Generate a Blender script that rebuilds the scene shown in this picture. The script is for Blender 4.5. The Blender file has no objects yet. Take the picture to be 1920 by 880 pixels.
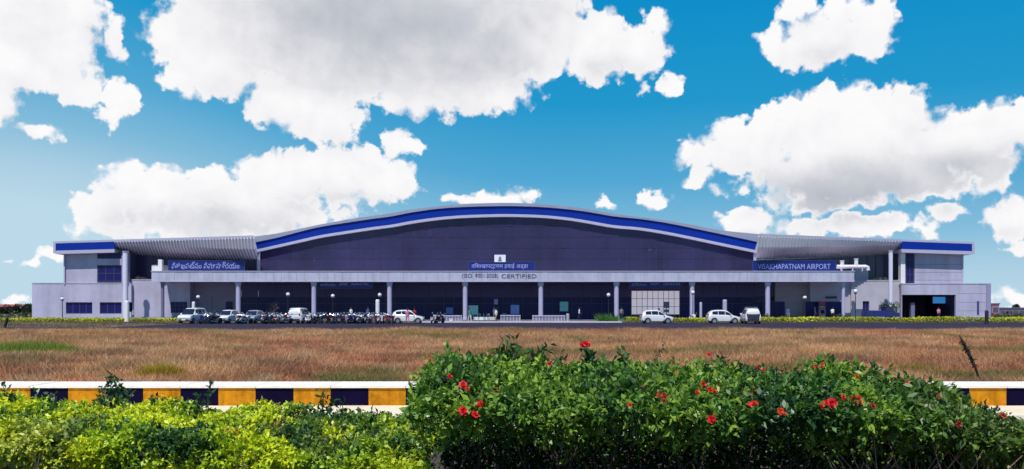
import bpy, bmesh, math, random
import numpy as np
from mathutils import Vector, Matrix

random.seed(7)
R = math.radians
scene = bpy.context.scene
COL = scene.collection
F = 1663.0          # focal length in photo pixels
EYE = 1.7           # camera height
HZ = 578.0          # photo row of the horizon

# ------------------------------------------------------------------ camera
cam_d = bpy.data.cameras.new('camera')
cam = bpy.data.objects.new('camera', cam_d)
COL.objects.link(cam)
cam.location = (0, 0, EYE)
cam.rotation_euler = (R(90), 0, 0)
cam_d.sensor_width = 36.0
cam_d.lens = 36.0 * F / 1920.0
cam_d.shift_y = (HZ - 440.0) / 1920.0
cam_d.clip_start = 0.1
cam_d.clip_end = 20000
scene.camera = cam

# ------------------------------------------------------------------ view
vs = scene.view_settings
vs.view_transform = 'Standard'
vs.look = 'None'
vs.exposure = 0.0
vs.gamma = 1.0

# ------------------------------------------------------------------ sun
SUN_EL, SUN_AZ = 60.0, 196.0      # azimuth clockwise from +Y (behind the camera, a little left)
sd = bpy.data.lights.new('sun', 'SUN')
sun = bpy.data.objects.new('sun', sd)
COL.objects.link(sun)
sd.energy = 4.6
sd.angle = R(0.5)
sd.color = (1.0, 0.95, 0.87)
_dir = Vector((math.sin(R(SUN_AZ)) * math.cos(R(SUN_EL)), math.cos(R(SUN_AZ)) * math.cos(R(SUN_EL)), math.sin(R(SUN_EL))))
sun.rotation_euler = _dir.to_track_quat('Z', 'Y').to_euler()
sun.location = (0, 0, 60)

# ------------------------------------------------------------------ world: sky + cumulus
world = bpy.data.worlds.new('World')
scene.world = world
world.use_nodes = True
wt = world.node_tree
wt.nodes.clear()

# photo position of a cloud lobe -> direction (azimuth, elevation) in degrees
def azel(px, py):
    x, z = (px - 960) / F, (HZ - py) / F
    return math.degrees(math.atan2(x, 1.0)), math.degrees(math.atan2(z, math.hypot(x, 1.0)))

PX2DEG = math.degrees(1 / F)
CLOUDS = [
 # top left
 (60,30,150,70),(110,90,85,68),(20,110,70,55),(0,195,36,42),(150,20,50,55),(70,140,60,28),
 (214,70,25,36),(228,98,16,20),
 (158,172,40,28),(225,195,42,32),(200,215,26,22),(70,247,36,15),
 # big grey one, top centre
 (700,-25,400,110),(470,60,190,85),(640,100,200,95),(820,110,200,95),(960,50,150,110),(400,120,100,60),
 (560,190,110,55),(610,228,80,42),(345,150,45,40),(870,165,135,52),(790,190,70,30),(320,60,45,50),(1010,-5,90,45),
 # beside it
 (1110,88,75,60),(1190,100,62,50),(1236,62,26,42),(1140,132,60,25),(1120,45,40,22),(1261,160,22,22),(1216,168,12,9),
 # long one low left
 (270,352,105,45),(190,392,62,40),(400,365,120,45),(540,335,110,52),(640,330,90,52),(712,340,76,44),(400,415,220,40),
 (255,322,48,24),(320,335,36,22),(500,312,46,26),(600,300,60,28),(690,300,40,26),(215,432,85,20),(750,268,38,26),(480,395,180,40),
 # over the gable
 (925,374,82,22),(985,366,30,16),(870,372,35,14),
 # top right
 (1540,72,92,48),(1492,88,58,36),(1622,46,58,44),(1452,75,38,32),(1570,18,32,30),(1645,82,40,22),(1495,22,40,22),
 # the big white one right
 (1580,250,170,80),(1585,205,90,46),(1400,272,115,55),(1325,292,62,32),(1572,178,44,26),(1700,215,52,48),
 (1560,330,180,62),(1800,270,130,60),(1900,235,90,48),(1710,330,130,48),(1540,378,80,26),(1850,320,60,38),(1460,235,70,40),
 (1305,335,42,13),(1352,358,16,8),(1790,345,60,22),
 # low right
 (1400,420,58,28),(1500,428,90,18),(1600,424,90,22),(1672,418,40,18),(1740,424,26,15),(1778,402,32,14),
 (1895,408,62,38),(1912,468,26,14),(1136,382,22,12),(1216,378,36,14),
 (98,482,26,12),(60,491,17,8),(8,490,10,6),(1905,562,60,14),(1840,585,80,8),(40,572,30,12),
]
GREYS = [
 (700,40,300,120,1.0),(860,90,170,80,.9),(500,40,150,80,.6),(960,20,110,90,.7),(40,20,80,45,.35),(600,150,90,30,.35),
 (1600,362,220,60,1.0),(1530,385,90,30,.8),(1790,325,160,52,.75),(1640,320,140,40,.35),(1150,125,70,26,.35),(1540,105,80,26,.3),
 (420,420,220,40,.6),(620,385,120,32,.5),(250,410,90,26,.45),(400,375,60,24,.3),(560,350,60,22,.2),(1500,440,160,14,.4),(1890,440,50,14,.45),
]

def N(t, typ, **kw):
    n = t.nodes.new(typ)
    for k, v in kw.items():
        setattr(n, k, v)
    return n

def math_(t, op, a, b=None, c=None, clamp=False):
    n = t.nodes.new('ShaderNodeMath'); n.operation = op; n.use_clamp = clamp
    for i, v in enumerate((a, b, c)):
        if v is None: continue
        if isinstance(v, (int, float)): n.inputs[i].default_value = v
        else: t.links.new(v, n.inputs[i])
    return n.outputs[0]

def vmath(t, op, a, b=None, c=None):
    n = t.nodes.new('ShaderNodeVectorMath'); n.operation = op
    for i, v in enumerate((a, b, c)):
        if v is None: continue
        if isinstance(v, (tuple, list)): n.inputs[i].default_value = v
        elif isinstance(v, (int, float)): n.inputs['Scale'].default_value = v
        else: t.links.new(v, n.inputs[i])
    return n.outputs['Value'] if op in ('LENGTH', 'DOT_PRODUCT') else n.outputs['Vector']

def smooth(t, v, lo, hi, a=0.0, b=1.0, kind='SMOOTHSTEP'):
    n = t.nodes.new('ShaderNodeMapRange'); n.interpolation_type = kind
    t.links.new(v, n.inputs['Value'])
    n.inputs['From Min'].default_value = lo; n.inputs['From Max'].default_value = hi
    n.inputs['To Min'].default_value = a; n.inputs['To Max'].default_value = b
    return n.outputs['Result']

def mixc(t, fac, a, b):
    n = t.nodes.new('ShaderNodeMix'); n.data_type = 'RGBA'; n.clamp_factor = True
    if isinstance(fac, (int, float)): n.inputs[0].default_value = fac
    else: t.links.new(fac, n.inputs[0])
    for s, v in ((6, a), (7, b)):
        if isinstance(v, (tuple, list)): n.inputs[s].default_value = tuple(v) + ((1,) if len(v) == 3 else ())
        else: t.links.new(v, n.inputs[s])
    return n.outputs[2]

# node group: (azimuth, elevation) -> cloud density, for the lobes that reach one sector of the sky
def lobe_params(cx, cy, rx, ry):
    a, e = azel(cx, cy)
    return a, e, rx * PX2DEG * math.cos(R(a)) ** 2, ry * PX2DEG

def near(box, a, e, rx, ry, reach):
    dx = max(box[0] - a, 0, a - box[1]); dy = max(box[2] - e, 0, e - box[3])
    return math.hypot(max(dx - 1.3, 0) / rx, max(dy - 1.6, 0) / ry) < reach

def density_group(box):
    cg = bpy.data.node_groups.new('cloud_density', 'ShaderNodeTree')
    cg.interface.new_socket('P', in_out='INPUT', socket_type='NodeSocketVector')
    cg.interface.new_socket('D', in_out='OUTPUT', socket_type='NodeSocketFloat')
    gi = N(cg, 'NodeGroupInput'); go = N(cg, 'NodeGroupOutput')
    P = gi.outputs['P']
    n = N(cg, 'ShaderNodeTexNoise'); n.noise_dimensions = '2D'
    n.inputs['Scale'].default_value = 0.55; n.inputs['Detail'].default_value = 6.0
    cg.links.new(P, n.inputs['Vector'])
    o = vmath(cg, 'SUBTRACT', n.outputs['Color'], (0.5, 0.5, 0.5))
    PW = vmath(cg, 'MULTIPLY_ADD', o, (1.7, 1.7, 0), P)
    acc = None; cnt = 0
    for c in CLOUDS:
        a, e, rx, ry = lobe_params(*c)
        k = (min(c[2], c[3]) ** 0.7) * 0.13
        if not near(box, a, e, rx, ry, 1 + 0.7 / k): continue
        cnt += 1
        q = vmath(cg, 'MULTIPLY_ADD', PW, (1 / rx, 1 / ry, 0), (-a / rx, -e / ry, 0))
        v = math_(cg, 'MULTIPLY_ADD', vmath(cg, 'LENGTH', q), -k, k)
        acc = v if acc is None else math_(cg, 'SMOOTH_MAX', acc, v, 0.12)
    if acc is None: return None
    acc = math_(cg, 'MINIMUM', acc, 2.2)
    vo = N(cg, 'ShaderNodeTexVoronoi'); vo.voronoi_dimensions = '2D'; vo.feature = 'SMOOTH_F1'; vo.inputs['Scale'].default_value = 0.8
    vo.inputs['Detail'].default_value = 3.0; vo.inputs['Roughness'].default_value = 0.5; vo.inputs['Smoothness'].default_value = 0.4
    vo.normalize = True
    cg.links.new(PW, vo.inputs['Vector'])
    fb = N(cg, 'ShaderNodeTexNoise'); fb.noise_dimensions = '2D'; fb.inputs['Scale'].default_value = 1.3; fb.inputs['Detail'].default_value = 7.0; fb.inputs['Roughness'].default_value = 0.52
    cg.links.new(P, fb.inputs['Vector'])
    d = math_(cg, 'MULTIPLY_ADD', vo.outputs['Distance'], -1.3, acc)
    d = math_(cg, 'ADD', d, 0.46)
    d = math_(cg, 'MULTIPLY_ADD', math_(cg, 'SUBTRACT', fb.outputs['Fac'], 0.5), 1.3, d)
    cg.links.new(d, go.inputs['D'])
    return cg

tc = N(wt, 'ShaderNodeTexCoord')
sep = N(wt, 'ShaderNodeSeparateXYZ'); wt.links.new(tc.outputs['Generated'], sep.inputs[0])
az = math_(wt, 'MULTIPLY', math_(wt, 'ARCTAN2', sep.outputs['X'], sep.outputs['Y']), 180 / math.pi)
el = math_(wt, 'MULTIPLY', math_(wt, 'ARCSINE', sep.outputs['Z']), 180 / math.pi)
cmb = N(wt, 'ShaderNodeCombineXYZ'); wt.links.new(az, cmb.inputs[0]); wt.links.new(el, cmb.inputs[1])
PV = cmb.outputs[0]
# clear sky: physical sky, deepened overhead and paler low down
sky = N(wt, 'ShaderNodeTexSky'); sky.sky_type = 'NISHITA'; sky.sun_disc = False
sky.sun_elevation = R(SUN_EL); sky.sun_rotation = R(SUN_AZ); sky.air_density = 1.0; sky.dust_density = 0.6; sky.ozone_density = 2.0
skys = vmath(wt, 'SCALE', sky.outputs[0], 0.10)
gr = N(wt, 'ShaderNodeValToRGB')
azw = smooth(wt, az, -32, 4, 0.15, 0.0)
ev = math_(wt, 'SUBTRACT', math_(wt, 'DIVIDE', el, 40.0), azw)
wt.links.new(ev, gr.inputs[0])
E_ = gr.color_ramp.elements
E_[0].position = 0.0; E_[0].color = (0.50, 0.70, 0.82, 1)
E_[1].position = 1.0; E_[1].color = (0.01, 0.12, 0.40, 1)
for p, c in ((0.06, (0.40, 0.62, 0.77)), (0.12, (0.22, 0.50, 0.71)), (0.20, (0.08, 0.39, 0.66)), (0.32, (0.010, 0.31, 0.61)), (0.47, (0.0, 0.27, 0.59))):
    m_ = gr.color_ramp.elements.new(p); m_.color = c + (1,)
clear = mixc(wt, 0.97, skys, gr.outputs[0])
bg_clear = N(wt, 'ShaderNodeBackground'); wt.links.new(clear, bg_clear.inputs['Color'])
SUNWARD = vmath(wt, 'ADD', PV, (-0.4, 1.3, 0))

def mix_shader(fac, a, b):
    n = N(wt, 'ShaderNodeMixShader')
    wt.links.new(fac, n.inputs[0]); wt.links.new(a, n.inputs[1]); wt.links.new(b, n.inputs[2])
    return n.outputs[0]

def sector(box):
    """shader of one sector of the sky; only the cloud lobes that reach it are in it"""
    cg = density_group(box)
    if cg is None: return bg_clear.outputs[0]
    def dens(p):
        g = N(wt, 'ShaderNodeGroup'); g.node_tree = cg
        wt.links.new(p, g.inputs[0]); return g.outputs[0]
    D0 = dens(PV); D1 = dens(SUNWARD)
    vn = N(wt, 'ShaderNodeTexNoise'); vn.noise_dimensions = '2D'; vn.inputs['Scale'].default_value = 0.45; vn.inputs['Detail'].default_value = 2
    wt.links.new(vmath(wt, 'ADD', PV, (40, 9, 0)), vn.inputs['Vector'])
    crisp = smooth(wt, vn.outputs['Fac'], 0.32, 0.62, 0.95, 2.6)      # some edges crisp, some thin veils
    alpha = smooth(wt, math_(wt, 'MULTIPLY', math_(wt, 'ADD', D0, 0.10), crisp), 0.0, 1.0)
    lit = math_(wt, 'MULTIPLY_ADD', math_(wt, 'SUBTRACT', D0, D1), 0.075, 0.885)
    soft = N(wt, 'ShaderNodeTexNoise'); soft.noise_dimensions = '2D'; soft.inputs['Scale'].default_value = 0.35; soft.inputs['Detail'].default_value = 4
    wt.links.new(PV, soft.inputs['Vector'])
    lit = math_(wt, 'MULTIPLY_ADD', math_(wt, 'SUBTRACT', soft.outputs['Fac'], 0.5), 0.34, lit)
    grey = None
    for c in GREYS:
        a, e, rx, ry = lobe_params(*c[:4])
        if not near(box, a, e, rx, ry, 1.5): continue
        q = vmath(wt, 'MULTIPLY_ADD', PV, (1 / rx, 1 / ry, 0), (-a / rx, -e / ry, 0))
        g = smooth(wt, vmath(wt, 'LENGTH', q), 1.5, 0.2, 0.0, c[4])
        grey = g if grey is None else math_(wt, 'SMOOTH_MAX', grey, g, 0.15)
    if grey is not None:
        thick = smooth(wt, D0, 0.1, 1.0)
        lit = math_(wt, 'SUBTRACT', lit, math_(wt, 'MULTIPLY', math_(wt, 'MULTIPLY', grey, thick), 0.62), clamp=True)
    cr = N(wt, 'ShaderNodeValToRGB'); wt.links.new(lit, cr.inputs[0])
    E_ = cr.color_ramp.elements
    E_[0].position = 0.0; E_[0].color = (0.42, 0.46, 0.54, 1)
    E_[1].position = 0.98; E_[1].color = (0.98, 0.97, 0.98, 1)
    m_ = cr.color_ramp.elements.new(0.35); m_.color = (0.60, 0.615, 0.665, 1)
    m_ = cr.color_ramp.elements.new(0.7); m_.color = (0.86, 0.855, 0.88, 1)
    b = N(wt, 'ShaderNodeBackground'); wt.links.new(cr.outputs[0], b.inputs['Color'])
    return mix_shader(alpha, bg_clear.outputs[0], b.outputs[0])

AZ0, AZ1, EL0, EL1 = -38.0, 38.0, -1.5, 24.0
def tree(box, depth):
    """split the cloudy part of the sky in two again and again, so that each ray meets few lobes"""
    if depth == 0: return sector(box)
    a0, a1, e0, e1 = box
    if (a1 - a0) > (e1 - e0):
        m = (a0 + a1) / 2
        return mix_shader(math_(wt, 'GREATER_THAN', az, m), tree((a0, m, e0, e1), depth - 1), tree((m, a1, e0, e1), depth - 1))
    m = (e0 + e1) / 2
    return mix_shader(math_(wt, 'GREATER_THAN', el, m), tree((a0, a1, e0, m), depth - 1), tree((a0, a1, m, e1), depth - 1))

inside = math_(wt, 'MULTIPLY', math_(wt, 'COMPARE', az, 0.0, AZ1), math_(wt, 'COMPARE', el, (EL0 + EL1) / 2, (EL1 - EL0) / 2))
final = mix_shader(inside, bg_clear.outputs[0], tree((AZ0, AZ1, EL0, EL1), 5))
wo = N(wt, 'ShaderNodeOutputWorld'); wt.links.new(final, wo.inputs['Surface'])
world.cycles.sampling_method = 'MANUAL'
world.cycles.sample_map_resolution = 256

# ================================================================== helpers
def px(x, y, Y):
    """photo pixel at distance Y -> world point"""
    return Vector(((x - 960) / F * Y, Y, EYE + (HZ - y) / F * Y))
def wx(x, Y): return (x - 960) / F * Y
def wz(y, Y): return EYE + (HZ - y) / F * Y

MATS = {}
def mat(name, color, rough=0.6, metal=0.0, noise=0.0, nscale=2.0, bump=0.0, spec=0.5, coat=0.0, emit=None, trans=0.0, streak=0.0):
    if name in MATS: return MATS[name]
    m = bpy.data.materials.new(name); m.use_nodes = True; MATS[name] = m
    t = m.node_tree; b = t.nodes['Principled BSDF']
    b.inputs['Base Color'].default_value = tuple(color) + (1,)
    b.inputs['Roughness'].default_value = rough; b.inputs['Metallic'].default_value = metal
    b.inputs['Specular IOR Level'].default_value = spec; b.inputs['Coat Weight'].default_value = coat
    if emit:
        b.inputs['Emission Color'].default_value = tuple(emit[0]) + (1,); b.inputs['Emission Strength'].default_value = emit[1]
    if noise > 0 or bump > 0:
        tcn = N(t, 'ShaderNodeTexCoord')
        nz = N(t, 'ShaderNodeTexNoise'); nz.inputs['Scale'].default_value = nscale; nz.inputs['Detail'].default_value = 6; nz.inputs['Roughness'].default_value = 0.65
        t.links.new(tcn.outputs['Object'], nz.inputs['Vector'])
        f = nz.outputs['Fac']
        if streak > 0:
            sc_ = vmath(t, 'MULTIPLY', tcn.outputs['Object'], (1.0, 1.0, 0.08))
            n2 = N(t, 'ShaderNodeTexNoise'); n2.inputs['Scale'].default_value = nscale * 2.5; n2.inputs['Detail'].default_value = 4
            t.links.new(sc_, n2.inputs['Vector'])
            f = math_(t, 'MULTIPLY_ADD', math_(t, 'SUBTRACT', n2.outputs['Fac'], 0.5), streak, f)
        k = smooth(t, f, 0.3, 0.7, 1 - noise, 1 + noise * 0.6, 'LINEAR')
        c = vmath(t, 'SCALE', tuple(color), k)
        nd = c.node
        nd.inputs[0].default_value = tuple(color)
        t.links.new(k, nd.inputs['Scale'])
        t.links.new(c, b.inputs['Base Color'])
        if bump > 0:
            bp = N(t, 'ShaderNodeBump'); bp.inputs['Strength'].default_value = bump; bp.inputs['Distance'].default_value = 0.05
            t.links.new(nz.outputs['Fac'], bp.inputs['Height']); t.links.new(bp.outputs[0], b.inputs['Normal'])
    return m

class MB:
    """collects shapes and links them as ONE mesh object"""
    def __init__(s): s.v = []; s.f = []; s.m = []
    def add(s, vs_, fs, mi=0):
        o = len(s.v); s.v += [tuple(v) for v in vs_]; s.f += [tuple(i + o for i in f) for f in fs]; s.m += [mi] * len(fs)
    def box(s, x0, x1, y0, y1, z0, z1, mi=0):
        s.add([(x0,y0,z0),(x1,y0,z0),(x1,y1,z0),(x0,y1,z0),(x0,y0,z1),(x1,y0,z1),(x1,y1,z1),(x0,y1,z1)],
              [(0,3,2,1),(4,5,6,7),(0,1,5,4),(1,2,6,5),(2,3,7,6),(3,0,4,7)], mi)
    def prism_y(s, pts, y0, y1, mi=0):
        """polygon in (x,z), extruded along y; y1 may be a list of per-point depths"""
        n = len(pts)
        Y0 = y0 if isinstance(y0, (list, tuple)) else [y0] * n
        Y1 = y1 if isinstance(y1, (list, tuple)) else [y1] * n
        s.add([(p[0], Y0[i], p[1]) for i, p in enumerate(pts)] + [(p[0], Y1[i], p[1]) for i, p in enumerate(pts)],
              [tuple(range(n)), tuple(range(2 * n - 1, n - 1, -1))] + [(i, i + n, (i + 1) % n + n, (i + 1) % n) for i in range(n)], mi)
    def tube(s, pts, r, seg=8, mi=0, caps=True):
        pts = [Vector(p) for p in pts]; rs = r if isinstance(r, (list, tuple)) else [r] * len(pts)
        rings = []
        for i, p in enumerate(pts):
            d = (pts[min(i + 1, len(pts) - 1)] - pts[max(i - 1, 0)]).normalized()
            a = d.cross(Vector((0, 0, 1)) if abs(d.z) < 0.9 else Vector((1, 0, 0))).normalized(); b = d.cross(a)
            rings.append([p + (a * math.cos(2 * math.pi * k / seg) + b * math.sin(2 * math.pi * k / seg)) * rs[i] for k in range(seg)])
        vs_ = [v for r_ in rings for v in r_]; fs = []
        for i in range(len(pts) - 1):
            for k in range(seg):
                fs.append((i * seg + k, i * seg + (k + 1) % seg, (i + 1) * seg + (k + 1) % seg, (i + 1) * seg + k))
        if caps: fs += [tuple(range(seg - 1, -1, -1)), tuple(range((len(pts) - 1) * seg, len(pts) * seg))]
        s.add(vs_, fs, mi)
    def lathe(s, prof, c=(0, 0, 0), seg=14, mi=0, axis='z'):
        vs_ = []
        for r, h in prof:
            for k in range(seg):
                a = 2 * math.pi * k / seg
                q = (r * math.cos(a), r * math.sin(a), h) if axis == 'z' else (r * math.cos(a), h, r * math.sin(a))
                vs_.append((q[0] + c[0], q[1] + c[1], q[2] + c[2]))
        fs = [(i * seg + k, i * seg + (k + 1) % seg, (i + 1) * seg + (k + 1) % seg, (i + 1) * seg + k) for i in range(len(prof) - 1) for k in range(seg)]
        fs += [tuple(range(seg - 1, -1, -1)), tuple(range((len(prof) - 1) * seg, len(prof) * seg))]
        s.add(vs_, fs, mi)
    def sphere(s, c, r, seg=10, mi=0, sz=1.0):
        s.lathe([(max(r * math.sin(math.pi * i / seg), 0.001), -r * sz * math.cos(math.pi * i / seg)) for i in range(seg + 1)], c, seg + 2, mi)
    def build(s, name, mats, parent=None, smooth_=False, loc=None):
        me = bpy.data.meshes.new(name); me.from_pydata(s.v, [], s.f); me.validate()
        for m in (mats if isinstance(mats, (list, tuple)) else [mats]): me.materials.append(m)
        if len(me.polygons) == len(s.m): me.polygons.foreach_set('material_index', s.m)
        b = bmesh.new(); b.from_mesh(me); bmesh.ops.recalc_face_normals(b, faces=b.faces); b.to_mesh(me); b.free()
        if smooth_: me.polygons.foreach_set('use_smooth', [True] * len(me.polygons))
        o = bpy.data.objects.new(name, me); COL.objects.link(o)
        if parent is not None: o.parent = parent
        if loc is not None: o.location = loc
        return o

def tag(o, label=None, cat=None, group=None, kind=None):
    if label: o['label'] = label
    if cat: o['category'] = cat
    if group: o['group'] = group
    if kind: o['kind'] = kind
    return o
def empty(name, loc=(0, 0, 0), rz=0.0):
    o = bpy.data.objects.new(name, None); COL.objects.link(o); o.location = loc; o.rotation_euler = (0, 0, rz); o.empty_display_size = 0.2
    return o
def kids(o): return [c for c in bpy.data.objects if c.parent == o]
def copy_tree(o, parent=None, cache={}):
    c = o.copy(); COL.objects.link(c); c.parent = parent
    if o.name not in cache: cache[o.name] = kids(o)
    for ch in cache[o.name]: copy_tree(ch, c)
    return c

# ================================================================== materials
M = dict(
 wall=mat('lavender_white_cladding', (0.43,0.41,0.55), 0.6, noise=.17, nscale=.35, streak=.9),
 wall2=mat('pale_cladding', (0.46,0.47,0.62), 0.5, noise=.06, nscale=.5),
 trim=mat('grey_white_trim', (0.44,0.43,0.58), 0.45, noise=.05, nscale=.7),
 fascia=mat('canopy_panel', (0.46,0.46,0.62), 0.45, noise=.14, nscale=.6, streak=.9),
 blue=mat('royal_blue_panel', (0.003,0.028,0.30), 0.5, spec=.15, noise=.10, nscale=.5),
 gable=mat('dark_violet_glazing', (0.030,0.026,0.085), 0.3, noise=.35, nscale=.12, spec=.35, streak=.4),
 glass=mat('dark_tinted_glass', (0.012,0.012,0.12), 0.3, spec=.25, noise=.3, nscale=.4),
 glass2=mat('grey_tinted_glass', (0.085,0.09,0.16), 0.25, spec=.4, noise=.15, nscale=.3),
 panel=mat('violet_grey_panel', (0.060,0.050,0.17), 0.5, noise=.12, nscale=.3),
 mull=mat('dark_mullion', (0.05,0.045,0.12), 0.5),
 column=mat('column_paint', (0.44,0.42,0.62), 0.5, noise=.08, nscale=1.0),
 white=mat('white_paint', (0.80,0.79,0.82), 0.5, noise=.05, nscale=1.5),
 pearl=mat('car_white_paint', (0.74,0.75,0.80), 0.25, coat=.6, noise=.03, nscale=2),
 silver=mat('car_silver_paint', (0.42,0.44,0.50), 0.3, metal=.3, coat=.5),
 carglass=mat('car_glass', (0.015,0.02,0.04), 0.08, spec=.6),
 tyre=mat('tyre_rubber', (0.02,0.02,0.022), 0.8),
 rim=mat('rim_metal', (0.45,0.45,0.48), 0.35, metal=.7),
 black=mat('black_paint', (0.02,0.02,0.03), 0.5),
 chrome=mat('chrome', (0.7,0.7,0.72), 0.15, metal=1.0),
 red=mat('red_lens', (0.5,0.02,0.02), 0.3),
 lens=mat('clear_lens', (0.75,0.77,0.8), 0.1, spec=.8),
 concrete=mat('pale_concrete', (0.40,0.39,0.45), 0.85, noise=.2, nscale=1.5, bump=.3),
 steel=mat('galvanised_ribs', (0.80,0.76,0.86), 0.45, metal=.2, noise=.12, nscale=.6),
 soffit=mat('soffit_sheet', (0.74,0.70,0.80), 0.6, noise=.12, nscale=.4),
 sign=mat('sign_blue', (0.006,0.016,0.17), 0.4, noise=.08, nscale=.8),
 letter=mat('sign_letter', (0.34,0.38,0.78), 0.5),
 darkletter=mat('raised_letter', (0.10,0.09,0.19), 0.5),
)

# ================================================================== ground
def sheet(name, x0, x1, y0, y1, z, m, kind='structure'):
    b = MB(); b.add([(x0,y0,z),(x1,y0,z),(x1,y1,z),(x0,y1,z)], [(0,1,2,3)])
    return tag(b.build(name, m), kind=kind)
g_mat = mat('scrub_earth', (0.20,0.155,0.10), 0.95, noise=.35, nscale=.05)
sheet('ground', -6000, 6000, -60, 9000, -0.02, g_mat)
asph = mat('asphalt', (0.036,0.027,0.052), 0.95, spec=.15, noise=.35, nscale=.6, bump=.2)
sheet('car_park', -120, 120, 60.5, 106, 0.0, asph)
sheet('far_lawn', -120, 120, 106, 112, 0.004, mat('far_lawn_grass', (0.10,0.15,0.05), 0.95, noise=.4, nscale=.5))
b = MB(); b.box(-80, 80, 112, 131, -0.02, 0.12); tag(b.build('forecourt', mat('forecourt_paving', (0.17,0.16,0.20), 0.85, noise=.2, nscale=.3)), kind='structure')
# near road: sun-bleached cement concrete with a gutter strip along the kerb
road_m = mat('cement_road', (0.62,0.56,0.46), 0.85, noise=.13, nscale=.8, bump=.15)
sheet('road', -60, 60, 11.4, 15.9, 0.0, road_m)
sheet('near_ground', -60, 60, -20, 11.396, -0.004, mat('dark_soil', (0.06,0.042,0.030), 0.95, noise=.4, nscale=2.5, bump=.6))

sheet('verge', -120, wx(336, 95), 78, 105.8, 0.004, mat('verge_soil', (0.15,0.10,0.075), 0.95, noise=.4, nscale=.6))
# painted kerb with a wide coping
KY = 15.4; PITCH = 70.4 / F * KY; K0 = wx(57.5, KY)
kerb_y = mat('kerb_yellow_paint', (0.52,0.21,0.008), 0.8, spec=.1, noise=.42, nscale=5.0, bump=.1, streak=.6)
kerb_b = mat('kerb_black_paint', (0.005,0.003,0.026), 0.8, noise=.35, nscale=4.0, spec=.05)
kerb_w = mat('kerb_lime_wash', (0.82,0.77,0.70), 0.8, noise=.12, nscale=3.0)
b = MB()
for i in range(-32, 60):
    x0 = K0 + i * PITCH; x1 = x0 + PITCH - 0.008
    j = random.uniform(-.004, .004)
    b.box(x0, x1, KY + j, KY + .25, -.02, 0.315, 1 if i % 2 == 0 else 0)
b.box(K0 - 32 * PITCH, K0 + 60 * PITCH, KY + .01, KY + .24, -.02, .31, 1)
for i in range(-32, 60, 2):
    x0 = K0 + i * PITCH
    b.box(x0, x0 + 2 * PITCH - .01, KY - .03 + random.uniform(-.004,.004), KY + .95, 0.315, 0.350 + random.uniform(-.003,.003), 2)
tag(b.build('kerb', [kerb_y, kerb_b, kerb_w]), kind='structure')
b = MB(); 
for i in range(-10, 12): b.box(i*3.0, i*3.0+2.985, 14.05, 15.39, -.02, .008 + .003*(i%2))
tag(b.build('gutter', mat('gutter_concrete', (0.80,0.69,0.50), 0.85, noise=.12, nscale=1.4)), kind='structure')

# dry field: gently uneven sheet, falling to the car park at its far edge
rng = np.random.default_rng(5)
def fz(x, y):
    base = 0.24 + 0.05 * np.sin(x * .31 + y * .17) + 0.04 * np.sin(x * .13 - y * .41) + .03 * np.sin(x * .9 + 1.3)
    e = np.clip((61.5 - y) / 4.0, 0, 1); n = np.clip((y - 16.3) / 2.0, 0.0, 1)
    return base * e * (0.75 + .25 * n)
def grid_mesh(name, xs, ys, zf, m):
    X, Yy = np.meshgrid(xs, ys); Z = zf(X, Yy)
    v = np.stack([X, Yy, Z], -1).reshape(-1, 3); nx, ny = len(xs), len(ys)
    idx = np.arange(nx * ny).reshape(ny, nx)
    q = np.stack([idx[:-1, :-1], idx[:-1, 1:], idx[1:, 1:], idx[1:, :-1]], -1).reshape(-1, 4)
    return np_mesh(name, v, q, m)
def np_mesh(name, v, q, m, colors=None, parent=None, smooth_=False, mi=None):
    me = bpy.data.meshes.new(name); n = q.shape[1]
    me.vertices.add(len(v)); me.vertices.foreach_set('co', v.astype(np.float32).ravel())
    me.loops.add(q.size); me.loops.foreach_set('vertex_index', q.astype(np.int32).ravel())
    me.polygons.add(len(q)); me.polygons.foreach_set('loop_start', (np.arange(len(q)) * n).astype(np.int32))
    me.polygons.foreach_set('loop_total', np.full(len(q), n, np.int32))
    for mm in (m if isinstance(m, (list, tuple)) else [m]): me.materials.append(mm)
    if mi is not None: me.polygons.foreach_set('material_index', mi.astype(np.int32))
    if smooth_: me.polygons.foreach_set('use_smooth', np.ones(len(q), bool))
    me.update(calc_edges=True)
    if colors is not None:
        ca = me.color_attributes.new('tint', 'FLOAT_COLOR', 'POINT')
        c4 = np.ones((len(v), 4), np.float32); c4[:, :3] = colors
        ca.data.foreach_set('color', c4.ravel())
    o = bpy.data.objects.new(name, me); COL.objects.link(o)
    if parent is not None: o.parent = parent
    return o
fm = mat('dry_field_soil', (0.33,0.165,0.095), 0.95, noise=.35, nscale=.7, bump=.5)
tag(grid_mesh('field', np.linspace(-75, 75, 200), np.linspace(16.45, 61.5, 90), fz, fm), kind='structure')

def tint_mat(name, rough=0.6, transl=0.25, spec=0.3):
    m = bpy.data.materials.new(name); m.use_nodes = True; t = m.node_tree; b = t.nodes['Principled BSDF']
    a = N(t, 'ShaderNodeAttribute'); a.attribute_name = 'tint'
    t.links.new(a.outputs['Color'], b.inputs['Base Color'])
    b.inputs['Roughness'].default_value = rough; b.inputs['Specular IOR Level'].default_value = spec
    if transl > 0:
        tr = N(t, 'ShaderNodeBsdfTranslucent'); t.links.new(a.outputs['Color'], tr.inputs['Color'])
        mx = N(t, 'ShaderNodeMixShader'); mx.inputs[0].default_value = transl
        out = t.nodes['Material Output']
        t.links.new(b.outputs[0], mx.inputs[1]); t.links.new(tr.outputs[0], mx.inputs[2]); t.links.new(mx.outputs[0], out.inputs[0])
    return m
GRASS = tint_mat('dry_grass_blades', 0.8, 0.3, 0.1)
LEAF = tint_mat('leaf_blades', 0.42, 0.28, 0.45)

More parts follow.
